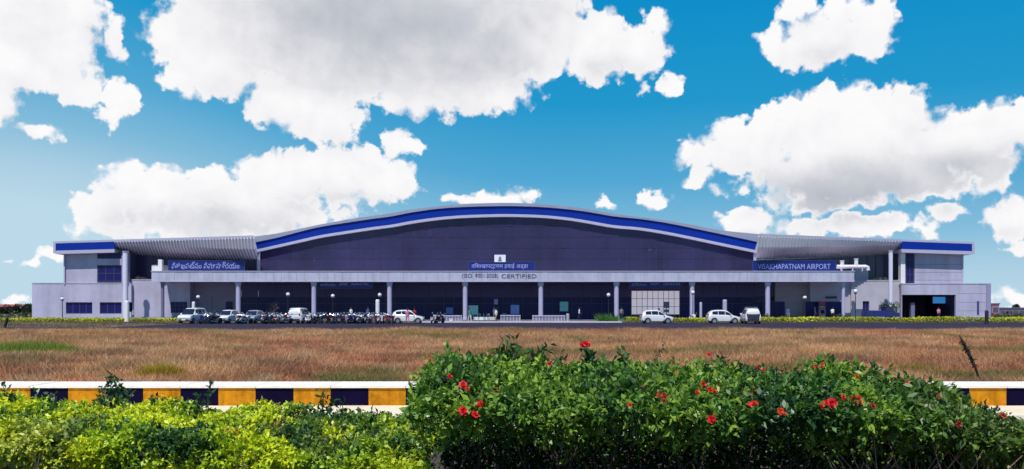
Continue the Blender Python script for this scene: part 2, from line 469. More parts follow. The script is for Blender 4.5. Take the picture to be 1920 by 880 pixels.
def vnoise(x, y, s, seed=0):
    """cheap smooth value noise"""
    r = np.random.default_rng(seed); T = r.random((64, 64))
    u, v = x / s + 100, y / s + 100; i, j = np.floor(u).astype(int), np.floor(v).astype(int); fu, fv = u - i, v - j
    fu = fu * fu * (3 - 2 * fu); fv = fv * fv * (3 - 2 * fv); i %= 64; j %= 64; i1 = (i + 1) % 64; j1 = (j + 1) % 64
    return (T[i, j] * (1 - fu) + T[i1, j] * fu) * (1 - fv) + (T[i, j1] * (1 - fu) + T[i1, j1] * fu) * fv

def grass(name, x, y, z, hgt, spread, width, cols, nb, m, lean=0.5, rg=rng):
    """nb bent blades at every (x, y): one mesh of triangles"""
    n = len(x); x = np.repeat(x, nb); y = np.repeat(y, nb); z = np.repeat(z, nb); hgt = np.repeat(hgt, nb) * rg.uniform(.5, 1.15, n * nb)
    c = np.repeat(cols, nb, 0) * rg.uniform(.75, 1.25, (n * nb, 1))
    a = rg.uniform(0, 2 * np.pi, n * nb); r = spread * rg.random(n * nb)
    bx, by = x + r * np.cos(a), y + r * np.sin(a)
    l = hgt * lean * rg.random(n * nb); tx, ty = bx + l * np.cos(a), by + l * np.sin(a)
    w = width * rg.uniform(.6, 1.3, n * nb); fa = rg.uniform(0, np.pi, n * nb)
    dx, dy = np.cos(fa) * w, np.sin(fa) * w
    v = np.stack([np.stack([bx - dx, by - dy, z - .02], -1), np.stack([bx + dx, by + dy, z - .02], -1), np.stack([tx, ty, z + hgt], -1)], 1).reshape(-1, 3)
    q = np.arange(len(v)).reshape(-1, 3)
    return np_mesh(name, v, q, m, np.repeat(np.clip(c, 0, 1), 3, 0))

def field_points(n):
    # density falls with distance so that it stays even in the picture
    u = rng.random(n); y = 16.7 + (60.5 - 16.7) * u ** 1.6
    x = (rng.random(n) - .5) * 2 * (y * .66 + 8.0)
    return x, y
x, y = field_points(78000)
p1 = vnoise(x, y, 2.2, 1); p2 = vnoise(x, y, 7.0, 2); p3 = vnoise(x, y, .7, 3); p4 = vnoise(x, y * 1.0, 1.3, 9)
straw = np.array([.60,.36,.18]); rust = np.array([.53,.235,.125]); grn = np.array([.17,.19,.05]); pale = np.array([.52,.38,.22]); brn = np.array([.17,.10,.075])
t1 = np.clip((p2 * .7 + p1 * .6 - .42) * 2.4, 0, 1)[:, None]
c = (rust * (1 - t1) + straw * t1) * (.45 + .6 * vnoise(x, y, 1.1, 14) + .45 * vnoise(x, y, .35, 15))[:, None]
c = np.where((p3 > .82)[:, None], pale, c); c = c * (1 - .55 * np.clip((p4 - .55) * 4, 0, 1)[:, None]) + brn * .55 * np.clip((p4 - .55) * 4, 0, 1)[:, None]
gm = np.clip((vnoise(x, y, 3.1, 5) - .70) * 5 + np.clip((y - 52) / 14, 0, .45) * vnoise(x, y, 2.0, 16) * 1.5, 0, .7)[:, None]; c = c * (1 - gm) + grn * gm
h = (0.09 + .13 * p1 + .12 * p3) * np.clip(.55 + (y - 16.7) * .12, .55, 1.0)
tag(grass('dry_grass', x, y, fz(x, y), h, .20, .013, c, 7, GRASS, 1.6), kind='stuff', label='knee high dry reddish brown grass covering the field', cat='grass')

# single tufts one can point at in the field
def tuft(name, pxl, pyl, Y, r, hgt, col, n, label):
    cx = wx(pxl, Y)
    a = rng.random(n) * 6.283; rr = r * np.sqrt(rng.random(n)); x = cx + rr * np.cos(a); y = Y + rr * .5 * np.sin(a)
    h_ = hgt * (1 - .6 * (rr / r) ** 2)
    o = grass(name, x, y, fz(x, y), h_, .05, .012, np.tile(np.array(col), (n, 1)), 6, GRASS, .7)
    tag(o, label, 'grass tuft')
tuft('grass_tuft', 300, 700, 18.3, .55, .34, (.45,.33,.04), 260, 'yellow grass tuft just behind the striped kerb at left')
tuft('grass_tuft', 36, 668, 27, 1.9, .55, (.24,.32,.055), 1000, 'wide green grass clump at the left edge of the dry field')
tuft('grass_tuft', 955, 650, 22, .55, .62, (.20,.22,.05), 300, 'tall green grass clump rising behind the top of the flowering hedge')
tuft('grass_tuft', 1715, 690, 20.5, .7, .26, (.36,.28,.06), 220, 'yellowish grass patch in the dry field behind the right of the hedge')

# ================================================================== terminal building
term = tag(empty('terminal_building', (0, 127, 0)), 'long airport terminal with an arched blue edged roof, dark glazed gable and low side wings', 'terminal')
TI = Matrix.Translation((0, -127, 0))
def tp(mb, name, m, sub=None, smooth_=False):
    o = mb.build(name, m, smooth_=smooth_)
    if sub is None: o.parent = term; o.matrix_parent_inverse = TI
    else: o.parent = sub; o.matrix_parent_inverse = TI if False else Matrix.Identity(4)
    return o
def interp(tab, x):
    return float(np.interp(x, [t[0] for t in tab], [t[1] for t in tab]))
def smooth_curve(tab, n):
    """Catmull-Rom through the table"""
    xs = [t[0] for t in tab]; out = []
    for i in range(len(tab) - 1):
        p0, p1_, p2_, p3_ = tab[max(i - 1, 0)], tab[i], tab[i + 1], tab[min(i + 2, len(tab) - 1)]
        for k in range(n):
            t = k / n
            m1 = (p2_[1] - p0[1]) / (p2_[0] - p0[0]); m2 = (p3_[1] - p1_[1]) / (p3_[0] - p1_[0]); h = p2_[0] - p1_[0]
            y = (2*t**3 - 3*t*t + 1) * p1_[1] + (t**3 - 2*t*t + t) * h * m1 + (-2*t**3 + 3*t*t) * p2_[1] + (t**3 - t*t) * h * m2
            out.append((p1_[0] + t * h, y))
    out.append(tab[-1]); return out
YG = 125.5    # roof edge of the gable
YW = 126.0    # gable glazing
TOP = [(474,444),(500,441),(520,438),(560,430),(600,421.5),(650,412.5),(700,405),(735,400),(770,393.5),(820,387.5),(870,383),(930,381),(965,381),(1020,383.5),(1070,388),(1110,394),(1150,401),(1200,407.5),(1250,414),(1300,422.5),(1350,432),(1424,439.5)]
BT = [(478,455),(520,446),(560,435.5),(600,426),(650,418),(700,410.5),(735,406),(770,399),(820,392),(870,388.5),(930,387),(965,387),(1020,389),(1070,393.5),(1110,399),(1150,406),(1200,411),(1250,418.5),(1300,428.5),(1350,439),(1420,454)]
BB = [(482,468),(520,459.5),(560,450.5),(600,441.5),(650,433.5),(700,426),(735,421.5),(770,415),(820,408),(870,404),(930,402),(965,402),(1020,404),(1070,409),(1110,415.5),(1150,422.5),(1200,427),(1250,435),(1300,445),(1350,455.5),(1417,469.5)]
WB = [(a, b_ + 5.0) for a, b_ in BB]
NS = 90
def band(t0, t1, x0, x1, Y0, Y1, Yd=None):
    b = MB(); n = NS; f0 = smooth_curve(t0, 4); f1 = smooth_curve(t1, 4); v = []
    for i in range(n + 1):
        u = i / n
        xa = t0[0][0] + (t0[-1][0] - t0[0][0]) * u; xb = t1[0][0] + (t1[-1][0] - t1[0][0]) * u
        ya = interp(f0, xa); yb = interp(f1, xb)
        a_, b_ = px(xa, ya, YG), px(xb, yb, YG)
        v += [(a_.x, Y0, a_.z), (b_.x, Y0, b_.z), (b_.x, Y1, b_.z), (a_.x, Y1, a_.z)]
    fs = []
    for i in range(n):
        o = i * 4
        for k in range(4): fs.append((o + k, o + (k + 1) % 4, o + 4 + (k + 1) % 4, o + 4 + k))
    fs += [(0, 1, 2, 3), (n * 4 + 3, n * 4 + 2, n * 4 + 1, n * 4)]
    b.add(v, fs); return b
# roof shell (top strip), blue fascia, white soffit trim
roof = tp(band(TOP, BT, 0, 0, YG - .15, 175), 'roof', mat('roof_sheet', (0.33,0.34,0.45), 0.4, metal=.2, noise=.08, nscale=.4))
tp(band(BT, BB, 0, 0, YG + .05, YG + .5), 'fascia', M['blue'])
tp(band(BB, WB, 0, 0, YG - .10, YG + .48), 'soffit_trim', M['trim'])
for xa, ya, xb, yb in ((473,441,482,470),(1417,470,1426,440)):   # end caps of the gable roof edge
    b = MB(); p0, p1_ = px(xa, ya, YG), px(xb, yb, YG)
    if xa < 900: pts = [(px(472,443,YG).x, px(0,443,YG).z), (px(479,455,YG).x, px(0,453,YG).z), (px(484,470,YG).x, px(0,474,YG).z), (px(479,473,YG).x, px(0,473,YG).z)]
    else: pts = [(px(1426,438.5,YG).x, px(0,438.5,YG).z), (px(1420,474,YG).x, px(0,475,YG).z), (px(1414,470,YG).x, px(0,475,YG).z), (px(1420,454,YG).x, px(0,453,YG).z)]
    b.prism_y(pts, YG - .22, YG + 1.4); tp(b, 'roof_end_cap', M['trim'])

# gable glazing: columns of panes between slim mullions
gz0 = wz(527, YW)
def gtop(x): 
    u = (x - 482) / (1417 - 482); return px(0, interp(smooth_cache, x), YG).z - .05
smooth_cache = smooth_curve(WB, 4)
GX0, GX1 = wx(488, YG), wx(1414, YG)
b = MB(); n = 66; v = []; fs = []
xs = [GX0 + (GX1 - GX0) * i / n for i in range(n + 1)]
rg2 = random.Random(3)
for i in range(n):
    x0, x1 = xs[i] + .02, xs[i + 1] - .02
    zt0, zt1 = gtop(960 + x0 * F / YG), gtop(960 + x1 * F / YG)
    rows = np.arange(gz0, max(zt0, zt1), 1.55).tolist() + [None]
    for r in range(len(rows) - 1):
        z0 = rows[r] + .02; za = min(rows[r + 1] - .02 if rows[r + 1] else 99, zt0); zb = min(rows[r + 1] - .02 if rows[r + 1] else 99, zt1)
        if za <= z0 + .03 and zb <= z0 + .03: continue
        d = [rg2.uniform(-.03, .03) for _ in range(3)]
        o = len(v); v += [(x0, YW + d[0], z0), (x1, YW + d[1], z0), (x1, YW + d[1] + d[2], max(zb, z0)), (x0, YW + d[0] + d[2], max(za, z0))]; fs.append((o, o+1, o+2, o+3))
b.add(v, fs)
gl = tp(b, 'gable_glazing', M['gable'])
b = MB()
pts = [(GX0, gz0 - .3)] + [(x, gtop(960 + x * F / YG) + .1) for x in xs] + [(GX1, gz0 - .3)]
b.prism_y([(p[0], p[1]) for p in pts], YW + .05, YW + .30)
tp(b, 'mullion_grid', M['mull'])
for xa in (486.5, 1414):    # white edge posts of the gable
    b = MB(); X = wx(xa, YG + .7); b.box(X - .2, X + .2, YG + .1, YG + .45, wz(527, YG), wz(472, YG)); tp(b, 'edge_post', M['trim'])

# hall body behind the gable and behind the recess
b = MB(); b.box(wx(478, YW), wx(1424, YW), YW + 2.2, 174, 0, wz(470, YW)); tp(b, 'hall_wall', M['panel'])

# wings --------------------------------------------------------------
YB = 123.0
# flat wing roofs: plan view with the long diagonal overhang either side of the gable
def wing_roof(s):
    """s=-1 left, +1 right; blue fascia on the outer end, ribbed soffit towards the gable"""
    if s < 0:
        xo, xi, xg = 100, 215, 476; yo_t, yi_t, yg_t = 453, 449.5, 441.5; yo_b, yi_b = 471, 468
    else:
        xo, xi, xg = 1827, 1690, 1423; yo_t, yi_t, yg_t = 454, 449, 438.5; yo_b, yi_b = 472, 468
    Yi, Ygab = YB, 116.5
    A = px(xo, yo_t, YB); B = px(xi, yi_t, Yi); G = px(xg, yg_t, Ygab)
    zb_o, zb_i = wz(yo_b, YB), wz(yi_b, YB)
    # roof slab
    b = MB()
    top = [(A.x, YB, A.z), (B.x, Yi, B.z), (G.x, Ygab, G.z), (wx(474 if s < 0 else 1425, 126.2), 126.2, G.z + .05), (wx(474 if s < 0 else 1425, 126.2), 160, G.z + .1), (A.x, 160, A.z + .1)]
    bot = [(q[0], q[1], q[2] - .28) for q in top]
    b.add(top + bot, [(0,1,2,3,4,5), (11,10,9,8,7,6)] + [(i, i + 6, (i + 1) % 6 + 6, (i + 1) % 6) for i in range(6)])
    tp(b, 'wing_roof', M['trim'])
    # fascia box with the blue band and pale lower trim
    b = MB(); x0, x1 = sorted((A.x + (0.35 if s < 0 else -.35), B.x))
    pz = lambda x, a, c: a + (c - a) * ((x - A.x) / (B.x - A.x))
    def quadbox(xa, xb, ta, tb, ba, bb, y0, y1, m, nm):
        q = MB(); q.prism_y([(xa, ba), (xb, bb), (xb, tb), (xa, ta)], y0, y1); return tp(q, nm, m)
    ins = .35 if s < 0 else -.35
    quadbox(A.x + ins, B.x, A.z - .30, B.z - .30, zb_o + .05, zb_i + .05, YB - .02, YB + .3, M['blue'], 'fascia')
    quadbox(A.x + ins, B.x, zb_o + .045, zb_i + .045, zb_o - .42, zb_i - .42, YB - .06, YB + 3.4, M['trim'], 'soffit_trim')
    quadbox(A.x, A.x + ins * .95, A.z - .283, A.z - .283, zb_o - .3, zb_o - .3, YB - .05, YB + 6, M['trim'], 'roof_end_cap')
    # underside of the overhang: sloping sheet with ribs from the front edge back to the wall head
    if s < 0: wall_pts = [(222, 474.0), (310, 482.5), (486, 489)]
    else: wall_pts = [(1683, 474.0), (1600, 482), (1418, 487)]
    YR = 127.3
    nr = 46; cm = MB(); rb = MB()
    prev = None
    for i in range(nr + 1):
        u = i / nr
        f_ = Vector((B.x + (G.x - B.x) * u, Yi + (Ygab - Yi) * u, B.z + (G.z - B.z) * u - .30))
        xr = wall_pts[0][0] + (wall_pts[2][0] - wall_pts[0][0]) * u
        yr = float(np.interp(xr, *zip(*sorted(wall_pts))))
        r_ = px(xr, yr, YR)
        fm_ = f_ + Vector((0, .45, -(.45 + 1.0 * u)))                 # short drop at the lip
        md = fm_.lerp(r_, .45) + Vector((0, 0, -.12))
        row = [f_, fm_, md, r_]
        if prev:
            for k in range(3): cm.add([prev[k], row[k], row[k + 1], prev[k + 1]], [(0, 1, 2, 3)])
        prev = row
        dz = Vector((0, -.03, -.10))
        if i % 1 == 0:
            w = Vector((.075, 0, 0))
            pts_ = [(q + dz) for q in row]
            for k in range(3):
                a_, c_ = pts_[k], pts_[k + 1]
                rb.add([a_ - w, a_ + w, c_ + w, c_ - w, a_ - w - dz, a_ + w - dz, c_ + w - dz, c_ - w - dz],
                       [(0,1,2,3), (0,4,5,1), (1,5,6,2), (2,6,7,3), (3,7,4,0)])
    sf = tp(cm, 'overhang_soffit', M['soffit'] if s > 0 else mat('slatted_soffit', (0.42,0.39,0.52), .6, noise=.15, nscale=.4))
    r = rb.build('rib', M['steel']); r.parent = sf
    r['kind'] = 'stuff' if False else r.get('kind', ''); 
    del r['kind']
wing_roof(-1); wing_roof(1)

def wall_box(xa, xb, ya, yb, Y0, Y1, m=None, name='wall', z0=None):
    b = MB(); b.box(wx(xa, Y0), wx(xb, Y0), Y0, Y1, wz(yb, Y0) if z0 is None else z0, wz(ya, Y0)); return tp(b, name, m or M['wall'])
def wall_with_holes(name, xa, xb, ya, holes, Y0, th, m):
    """front wall in the plane Y0 from the ground to row ya, with openings (x0,x1,y0,y1)"""
    X = sorted({wx(xa, Y0), wx(xb, Y0)} | {wx(h[0], Y0) for h in holes} | {wx(h[1], Y0) for h in holes})
    Z = sorted({0.0, wz(ya, Y0)} | {wz(h[2], Y0) for h in holes} | {max(wz(h[3], Y0), 0) for h in holes})
    b = MB()
    for i in range(len(X) - 1):
        for j in range(len(Z) - 1):
            cx, cz = (X[i] + X[i + 1]) / 2, (Z[j] + Z[j + 1]) / 2
            if any(wx(h[0], Y0) < cx < wx(h[1], Y0) and wz(h[3], Y0) < cz < wz(h[2], Y0) for h in holes): continue
            b.add([(X[i],Y0,Z[j]),(X[i+1],Y0,Z[j]),(X[i+1],Y0,Z[j+1]),(X[i],Y0,Z[j+1])], [(0,1,2,3)])
            b.add([(X[i],Y0+th,Z[j]),(X[i+1],Y0+th,Z[j]),(X[i+1],Y0+th,Z[j+1]),(X[i],Y0+th,Z[j+1])], [(3,2,1,0)])
    for h in holes:   # reveals
        x0, x1, z1, z0 = wx(h[0], Y0), wx(h[1], Y0), wz(h[2], Y0), max(wz(h[3], Y0), 0)
        b.add([(x0,Y0,z0),(x0,Y0+th,z0),(x0,Y0+th,z1),(x0,Y0,z1)], [(0,1,2,3)]); b.add([(x1,Y0,z0),(x1,Y0+th,z0),(x1,Y0+th,z1),(x1,Y0,z1)], [(0,1,2,3)])
        b.add([(x0,Y0,z1),(x1,Y0,z1),(x1,Y0+th,z1),(x0,Y0+th,z1)], [(0,1,2,3)]); b.add([(x0,Y0,z0),(x1,Y0,z0),(x1,Y0+th,z0),(x0,Y0+th,z0)], [(0,1,2,3)])
    z1 = wz(ya, Y0)   # ends and cap
    b.box(wx(xa, Y0) - .001, wx(xb, Y0) + .001, Y0 - .05, Y0 + th + .06, z1, z1 + .12)
    b.add([(X[0],Y0,0),(X[0],Y0+th,0),(X[0],Y0+th,z1),(X[0],Y0,z1)], [(0,1,2,3)]); b.add([(X[-1],Y0,0),(X[-1],Y0+th,0),(X[-1],Y0+th,z1),(X[-1],Y0,z1)], [(0,1,2,3)])
    return tp(b, name, m)
def window(x0, x1, y0, y1, Y0, nx=3, nz=1, m='glass', name='window', dy=.22):
    """frame (part) with its panes (sub-part)"""
    a, c, z0, z1 = wx(x0, Y0), wx(x1, Y0), max(wz(y1, Y0), 0.03), wz(y0, Y0)
    b = MB(); t = .05
    for i in range(nx + 1):
        X = a + (c - a) * i / nx; X = min(max(X, a + t), c - t); b.box(X - t, X + t, Y0 + dy - .05, Y0 + dy + .05, z0, z1)
    for i in range(nz + 1):
        Z = z0 + (z1 - z0) * i / nz; Z = min(max(Z, z0 + t), z1 - t); b.box(a + .001, c - .001, Y0 + dy - .045, Y0 + dy + .045, Z - t, Z + t)
    f = tp(b, name, M['mull'])
    p_ = MB()
    for i in range(nx):
        xa, xb = a + (c - a) * i / nx, a + (c - a) * (i + 1) / nx; d = random.uniform(-.01, .01)
        p_.add([(xa, Y0 + dy + d, z0), (xb, Y0 + dy - d, z0), (xb, Y0 + dy - d, z1), (xa, Y0 + dy + d, z1)], [(0,1,2,3)])
    q = p_.build('pane', M[m]); q.parent = f
    return f

# left wing, upper storey
YU = 124.12
wall_box(120, 182, 473.5, 532, YU, 158, name='wall', z0=4.0)
wall_box(119.2, 121.5, 474, 532, YU - .25, YU + .2, M['trim'], 'corner_trim', z0=5.0)
b = MB(); b.box(wx(182, YU) + .001, wx(240, YU), YU + .02, 158, 4.0, wz(474, YU)); tp(b, 'wall', M['glass2'])
window(182, 228, 474, 485.5, YU - .24, 3); window(182, 228, 497.5, 528, YU - .24, 3, 2)
wall_box(182.3, 228, 485.6, 497.4, YU - .1, YU + .01, M['wall'], 'spandrel')
wall_box(228.3, 240, 473, 532, YU - .3, YU + .4, M['column'], 'pier', z0=5.0)
b = MB(); b.prism_y([(wx(240.3, 127), 4.2), (wx(486, 127), 4.2), (wx(486, 127), wz(489, 127.2)), (wx(310, 127), wz(482, 127.2)), (wx(240.3, 127), wz(476, 127.2))], 127.0, 127.25); tp(b, 'upper_glazing', M['glass2'] if False else mat('wing_glazing', (0.040,0.032,0.12), .3, spec=.35, noise=.2, nscale=.4))
b = MB()
for k in range(1, 15):
    X = wx(240 + k * 16, 127); b.box(X - .04, X + .04, 126.9, 127.0, 4.4, wz(479 if k < 5 else 484, 127))
tp(b, 'mullion_grid', M['mull'])
# left wing, ground storey
YL = 124.0
wall_with_holes('wall', 60, 246, 532, [(123.5, 173, 567, 588.5), (187, 228, 567, 588.5), (236, 246, 567, 585)], YL, .35, M['wall'])
wall_box(60.2, 245.8, 534, 600, YL + 1.2, YL + 30, M['panel'], 'inner_wall', z0=0)
for h in ((123.5,173,567,588.5,4), (187,228,567,588.5,3)): window(h[0], h[1], h[2], h[3], YL, h[4])
wall_with_holes('wall', 246.2, 356, 525.5, [(320, 351, 566, 587)], YL + .6, .35, M['wall'])
window(320, 351, 566, 587, YL + .6, 4, 3)
b = MB(); b.box(wx(246.4, 125), wx(355.8, 125), YL + 1.0, YL + 3, 0, wz(527, YL)); tp(b, 'inner_wall', M['wall'])
# plinth line
b = MB(); b.box(wx(59.5, YL), wx(355, YL), YL - .06, YL + .04, 0, .45); tp(b, 'plinth', mat('plinth_paint', (0.30,0.36,0.38), .7, noise=.1, nscale=1))

# right wing, upper storey
wall_box(1715, 1806, 473.5, 530, YU, 158, name='wall', z0=4.0)
wall_box(1803.5, 1806.6, 473.4, 530, YU - .06, YU + .2, M['trim'], 'corner_trim', z0=5.0)
b = MB()
for z in (5.6, 6.7, 7.8): b.box(wx(1716, YU), wx(1803, YU), YU - .006, YU + .01, z, z + .035)
tp(b, 'panel_joint', M['mull'])
window(1700, 1714.5, 473.5, 529, YU - .2, 2, 4)
b = MB(); b.box(wx(1699, YU), wx(1714.9, YU), YU + .1, 140, 4.5, wz(474, YU)); tp(b, 'wall', M['glass2'])
wall_box(1689, 1697.5, 473, 531, YU - .3, YU + .5, M['white'], 'pier', z0=5.0)
b = MB(); b.prism_y([(wx(1414, 127), 4.2), (wx(1690, 127), 4.2), (wx(1690, 127), wz(475, 127.2)), (wx(1600, 127), wz(482, 127.2)), (wx(1414, 127), wz(488, 127.2))], 127.0, 127.25)
tp(b, 'upper_glazing', M['glass2'])
b = MB()
for k in range(1, 17):
    X = wx(1418 + k * 16, 127); b.box(X - .04, X + .04, 126.9, 127.0, 4.4, wz(478 if k > 12 else 485, 127))
tp(b, 'mullion_grid', M['mull'])
# right wing, ground storey
wall_with_holes('wall', 1596, 1690, 527, [(1617.5, 1630, 565, 592)], YL + .5, .35, mat('sandy_lavender_cladding', (0.44,0.42,0.50), .7, noise=.12, nscale=.5, streak=.4))
window(1617.5, 1630, 565, 592, YL + .5, 2, 2)
wall_box(1603, 1628, 504, 530, YL + 1.2, YL + 3, MATS['sandy_lavender_cladding'], 'parapet', z0=4.5)
b = MB(); b.box(wx(1596.5, 125), wx(1689, 125), YL + 1.0, YL + 2.6, 0, wz(528, YL)); tp(b, 'inner_wall', M['panel'])
wall_with_holes('wall', 1690.2, 1857, 533, [(1691.5, 1792, 553, 600)], YL - .5, .4, M['wall'])
b = MB()
for z in (1.3, 2.5, 3.7): b.box(wx(1793, YL), wx(1849, YL), YL - .506, YL - .49, z, z + .03)
tp(b, 'panel_joint', M['mull'])
wall_box(1792.4, 1856.8, 535, 600, YL + .5, YL + 30, M['wall'], 'inner_wall', z0=0)
wall_box(1850, 1858.2, 532, 600, YL - .62, YL - .49, mat('end_strip', (0.27,0.26,0.42), .6), 'corner_strip', z0=0)
wall_box(1832, 1836, 565, 590, YL - .56, YL - .49, M['panel'], 'service_hatch')
# loading bay interior
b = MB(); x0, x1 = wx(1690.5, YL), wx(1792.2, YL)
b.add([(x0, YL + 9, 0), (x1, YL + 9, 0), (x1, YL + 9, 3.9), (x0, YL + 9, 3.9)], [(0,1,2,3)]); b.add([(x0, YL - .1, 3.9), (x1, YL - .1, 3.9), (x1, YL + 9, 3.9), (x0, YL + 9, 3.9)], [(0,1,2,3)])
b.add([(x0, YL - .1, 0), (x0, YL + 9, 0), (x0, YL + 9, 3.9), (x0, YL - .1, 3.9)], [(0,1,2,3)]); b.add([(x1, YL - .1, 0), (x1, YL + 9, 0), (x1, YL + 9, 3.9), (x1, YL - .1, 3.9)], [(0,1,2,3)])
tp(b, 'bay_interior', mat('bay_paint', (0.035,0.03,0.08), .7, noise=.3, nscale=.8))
b = MB(); b.box(wx(1707, YL + .5), wx(1714, YL + .5), YL + .3, YL + .8, 0, wz(568, YL + .5)); tp(b, 'bay_pillar', mat('bay_pillar_paint', (0.16,0.15,0.26), .6))
b = MB()
for k in range(6): b.box(x0 + .5 + k * 1.2, x0 + 1.3 + k * 1.2, YL + 8.6, YL + 8.9, .05, random.uniform(1.2, 2.4))
tp(b, 'roller_shutter', mat('maroon_shutter', (0.06,0.02,0.06), .6, noise=.3, nscale=2))

# canopy over the kerbside --------------------------------------------
YC = 118.0
cx0, cx1 = wx(284, YC), wx(1602, YC); ct, cb = wz(509.5, YC), wz(527.5, YC)
b = MB(); b.box(cx0 + .5, cx1 - .5, YC + .32, 126.8, cb + .35, ct - .25); cano = tp(b, 'canopy', M['soffit'])
b = MB(); nP = 92
for i in range(nP):
    xa = cx0 + (cx1 - cx0) * i / nP + .012; xb = cx0 + (cx1 - cx0) * (i + 1) / nP - .012; d = rg2.uniform(-.006, .006)
    b.prism_y([(xa if i else xa, cb), (xb, cb), (xb, ct), (xa, ct)], YC + d, YC + .08 + d)
b.box(cx0 + .02, cx1 - .02, YC + .075, YC + .30, cb + .02, ct - .02)
o = b.build('canopy_fascia', M['fascia']); o.parent = cano; o.matrix_parent_inverse = Matrix.Identity(4)
b = MB(); b.box(cx0 - .08, cx1 + .08, YC - .08, YC + .4, ct + .002, ct + .09); b.box(cx0, cx1, YC - .05, YC + .4, cb - .09, cb - .002)
o = b.build('canopy_trim', M['trim']); o.parent = cano
b = MB(); b.box(cx0, cx0 + .3, YC + .4, 126.6, cb, ct); o = b.build('canopy_end', M['fascia']); o.parent = cano
b = MB(); b.box(cx1 - .3, cx1, YC + .4, 126.6, cb, ct); o = b.build('canopy_end', M['fascia']); o.parent = cano
b = MB(); b.box(wx(290, 121), wx(312, 121), 120, 124, ct + .1, wz(498, 121)); tp(b, 'parapet', M['concrete'])
b = MB(); X = wx(311, 121); b.box(X - .35, X + .15, 119.2, 119.8, ct + .1, wz(487, 119.5)); b.box(X - 1.2, X - .35, 119.2, 119.8, ct + .1, wz(500, 119.5)); tp(b, 'flue_stack', M['white'])

# columns
for i in range(10):
    xc = 305 + i * 141.8; X = wx(xc, YC + .6); y = YC + .6
    thin = i in (0, 9)
    r = .22 if thin else .31
    b = MB(); b.lathe([(r * 1.12, 0.12), (r * 1.12, .4), (r, .45), (r, cb - 1.1), (r * 1.03, cb - .75), (r * 1.42, cb - .12), (r * 1.42, cb - .10)], (X, y, 0), 20)
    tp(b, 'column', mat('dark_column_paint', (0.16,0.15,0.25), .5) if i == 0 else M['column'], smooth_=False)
# tall slim columns carrying the roof overhang
for xc, ys, w in ((235.5, 475, .33), (1670, 474, .27)):
    X = wx(xc, 120.5); b = MB(); b.lathe([(w * 1.3, .1), (w * 1.3, .4), (w, .45), (w, wz(ys, 120.5)), (w * 1.4, wz(ys, 120.5) + .3)], (X, 120.5, 0), 20); tp(b, 'tall_column', mat('bright_column_paint', (0.66,0.65,0.80), .5), smooth_=False)
    b = MB()

# recess behind the canopy ---------------------------------------------
YR2 = 126.4
zl = wz(556.5, YR2); zt = cb + .40
b = MB(); nn = 36; xa, xb = wx(356, YR2), wx(1510, YR2)
for i in range(nn):
    a_, c_ = xa + (xb - xa) * i / nn + .02, xa + (xb - xa) * (i + 1) / nn - .02
    b.box(a_, c_, YR2, YR2 + .08, zl, zt)
tp(b, 'upper_panel', M['panel'])
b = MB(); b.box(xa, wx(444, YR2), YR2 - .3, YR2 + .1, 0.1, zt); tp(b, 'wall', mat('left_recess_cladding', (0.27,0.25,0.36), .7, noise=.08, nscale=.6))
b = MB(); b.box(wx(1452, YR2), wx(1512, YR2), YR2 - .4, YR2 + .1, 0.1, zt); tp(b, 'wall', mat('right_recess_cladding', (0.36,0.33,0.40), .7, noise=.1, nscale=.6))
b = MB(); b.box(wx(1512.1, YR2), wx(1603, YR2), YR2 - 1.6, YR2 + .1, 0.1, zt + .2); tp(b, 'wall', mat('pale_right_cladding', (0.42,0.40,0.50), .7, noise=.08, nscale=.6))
for x0, x1, Yd in ((1510.5, 1534, YR2 - 1.66), (1548, 1578, YR2 - 1.66), (1413, 1427, YR2 - .1), (1429, 1471, YR2 - .46), (424, 436, YR2 - .36)):
    b = MB(); a_, c_ = wx(x0, Yd), wx(x1, Yd); b.box(a_, c_, Yd, Yd + .05, .13, wz(566.5, Yd)); d = tp(b, 'door', M['glass'])
    b = MB(); nd = max(1, round((c_ - a_) / 1.1))
    for k in range(nd + 1): X = a_ + (c_ - a_) * k / nd; b.box(X - .035, X + .035, Yd - .03, Yd - .001, .13, wz(566.5, Yd))
    b.box(a_, c_, Yd - .028, Yd - .001, wz(566.5, Yd) - .03, wz(566.5, Yd) + .08)
    o = b.build('door_frame', M['mull']); o.parent = d
b = MB(); b.box(wx(1400, 127.2), wx(1520, 127.2), 127.2, 127.6, 0, 5.6); tp(b, 'inner_wall', M['panel'])
b = MB(); b.box(wx(1540, YR2), wx(1560, YR2), YR2 - 1.9, YR2 - 1.62, wz(560, YR2), wz(556.5, YR2)); tp(b, 'door_hood', M['black'])

# glazed shopfront line under the panel: bays of tinted panes, mullions and doors
def lit_panel(seed, c):
    return mat('interior_surface_%s' % seed, c, .6, noise=.5, nscale=1.1)
bays = [(445, 1183), (1275, 1412)]
for (x0, x1) in bays:
    a_, c_ = wx(x0, YR2), wx(x1, YR2); nb = round((c_ - a_) / 1.4)
    b = MB()
    for k in range(nb + 1): X = a_ + (c_ - a_) * k / nb; b.box(X - .04, X + .04, YR2 - .02, YR2 + .10, .12, zl)
    b.box(a_, c_, YR2 - .015, YR2 + .09, zl - .1, zl - .001); b.box(a_, c_, YR2 - .015, YR2 + .09, 2.3, 2.38)
    f = tp(b, 'shopfront', M['mull'])
    b = MB()
    for k in range(nb):
        d = rg2.uniform(-.02, .02); X0 = a_ + (c_ - a_) * k / nb + .04; X1 = a_ + (c_ - a_) * (k + 1) / nb - .04
        b.add([(X0, YR2 + .05 + d, .12), (X1, YR2 + .05 - d, .12), (X1, YR2 + .05 - d, zl), (X0, YR2 + .05 + d, zl)], [(0,1,2,3)])
    q = b.build('pane', M['glass']); q.parent = f
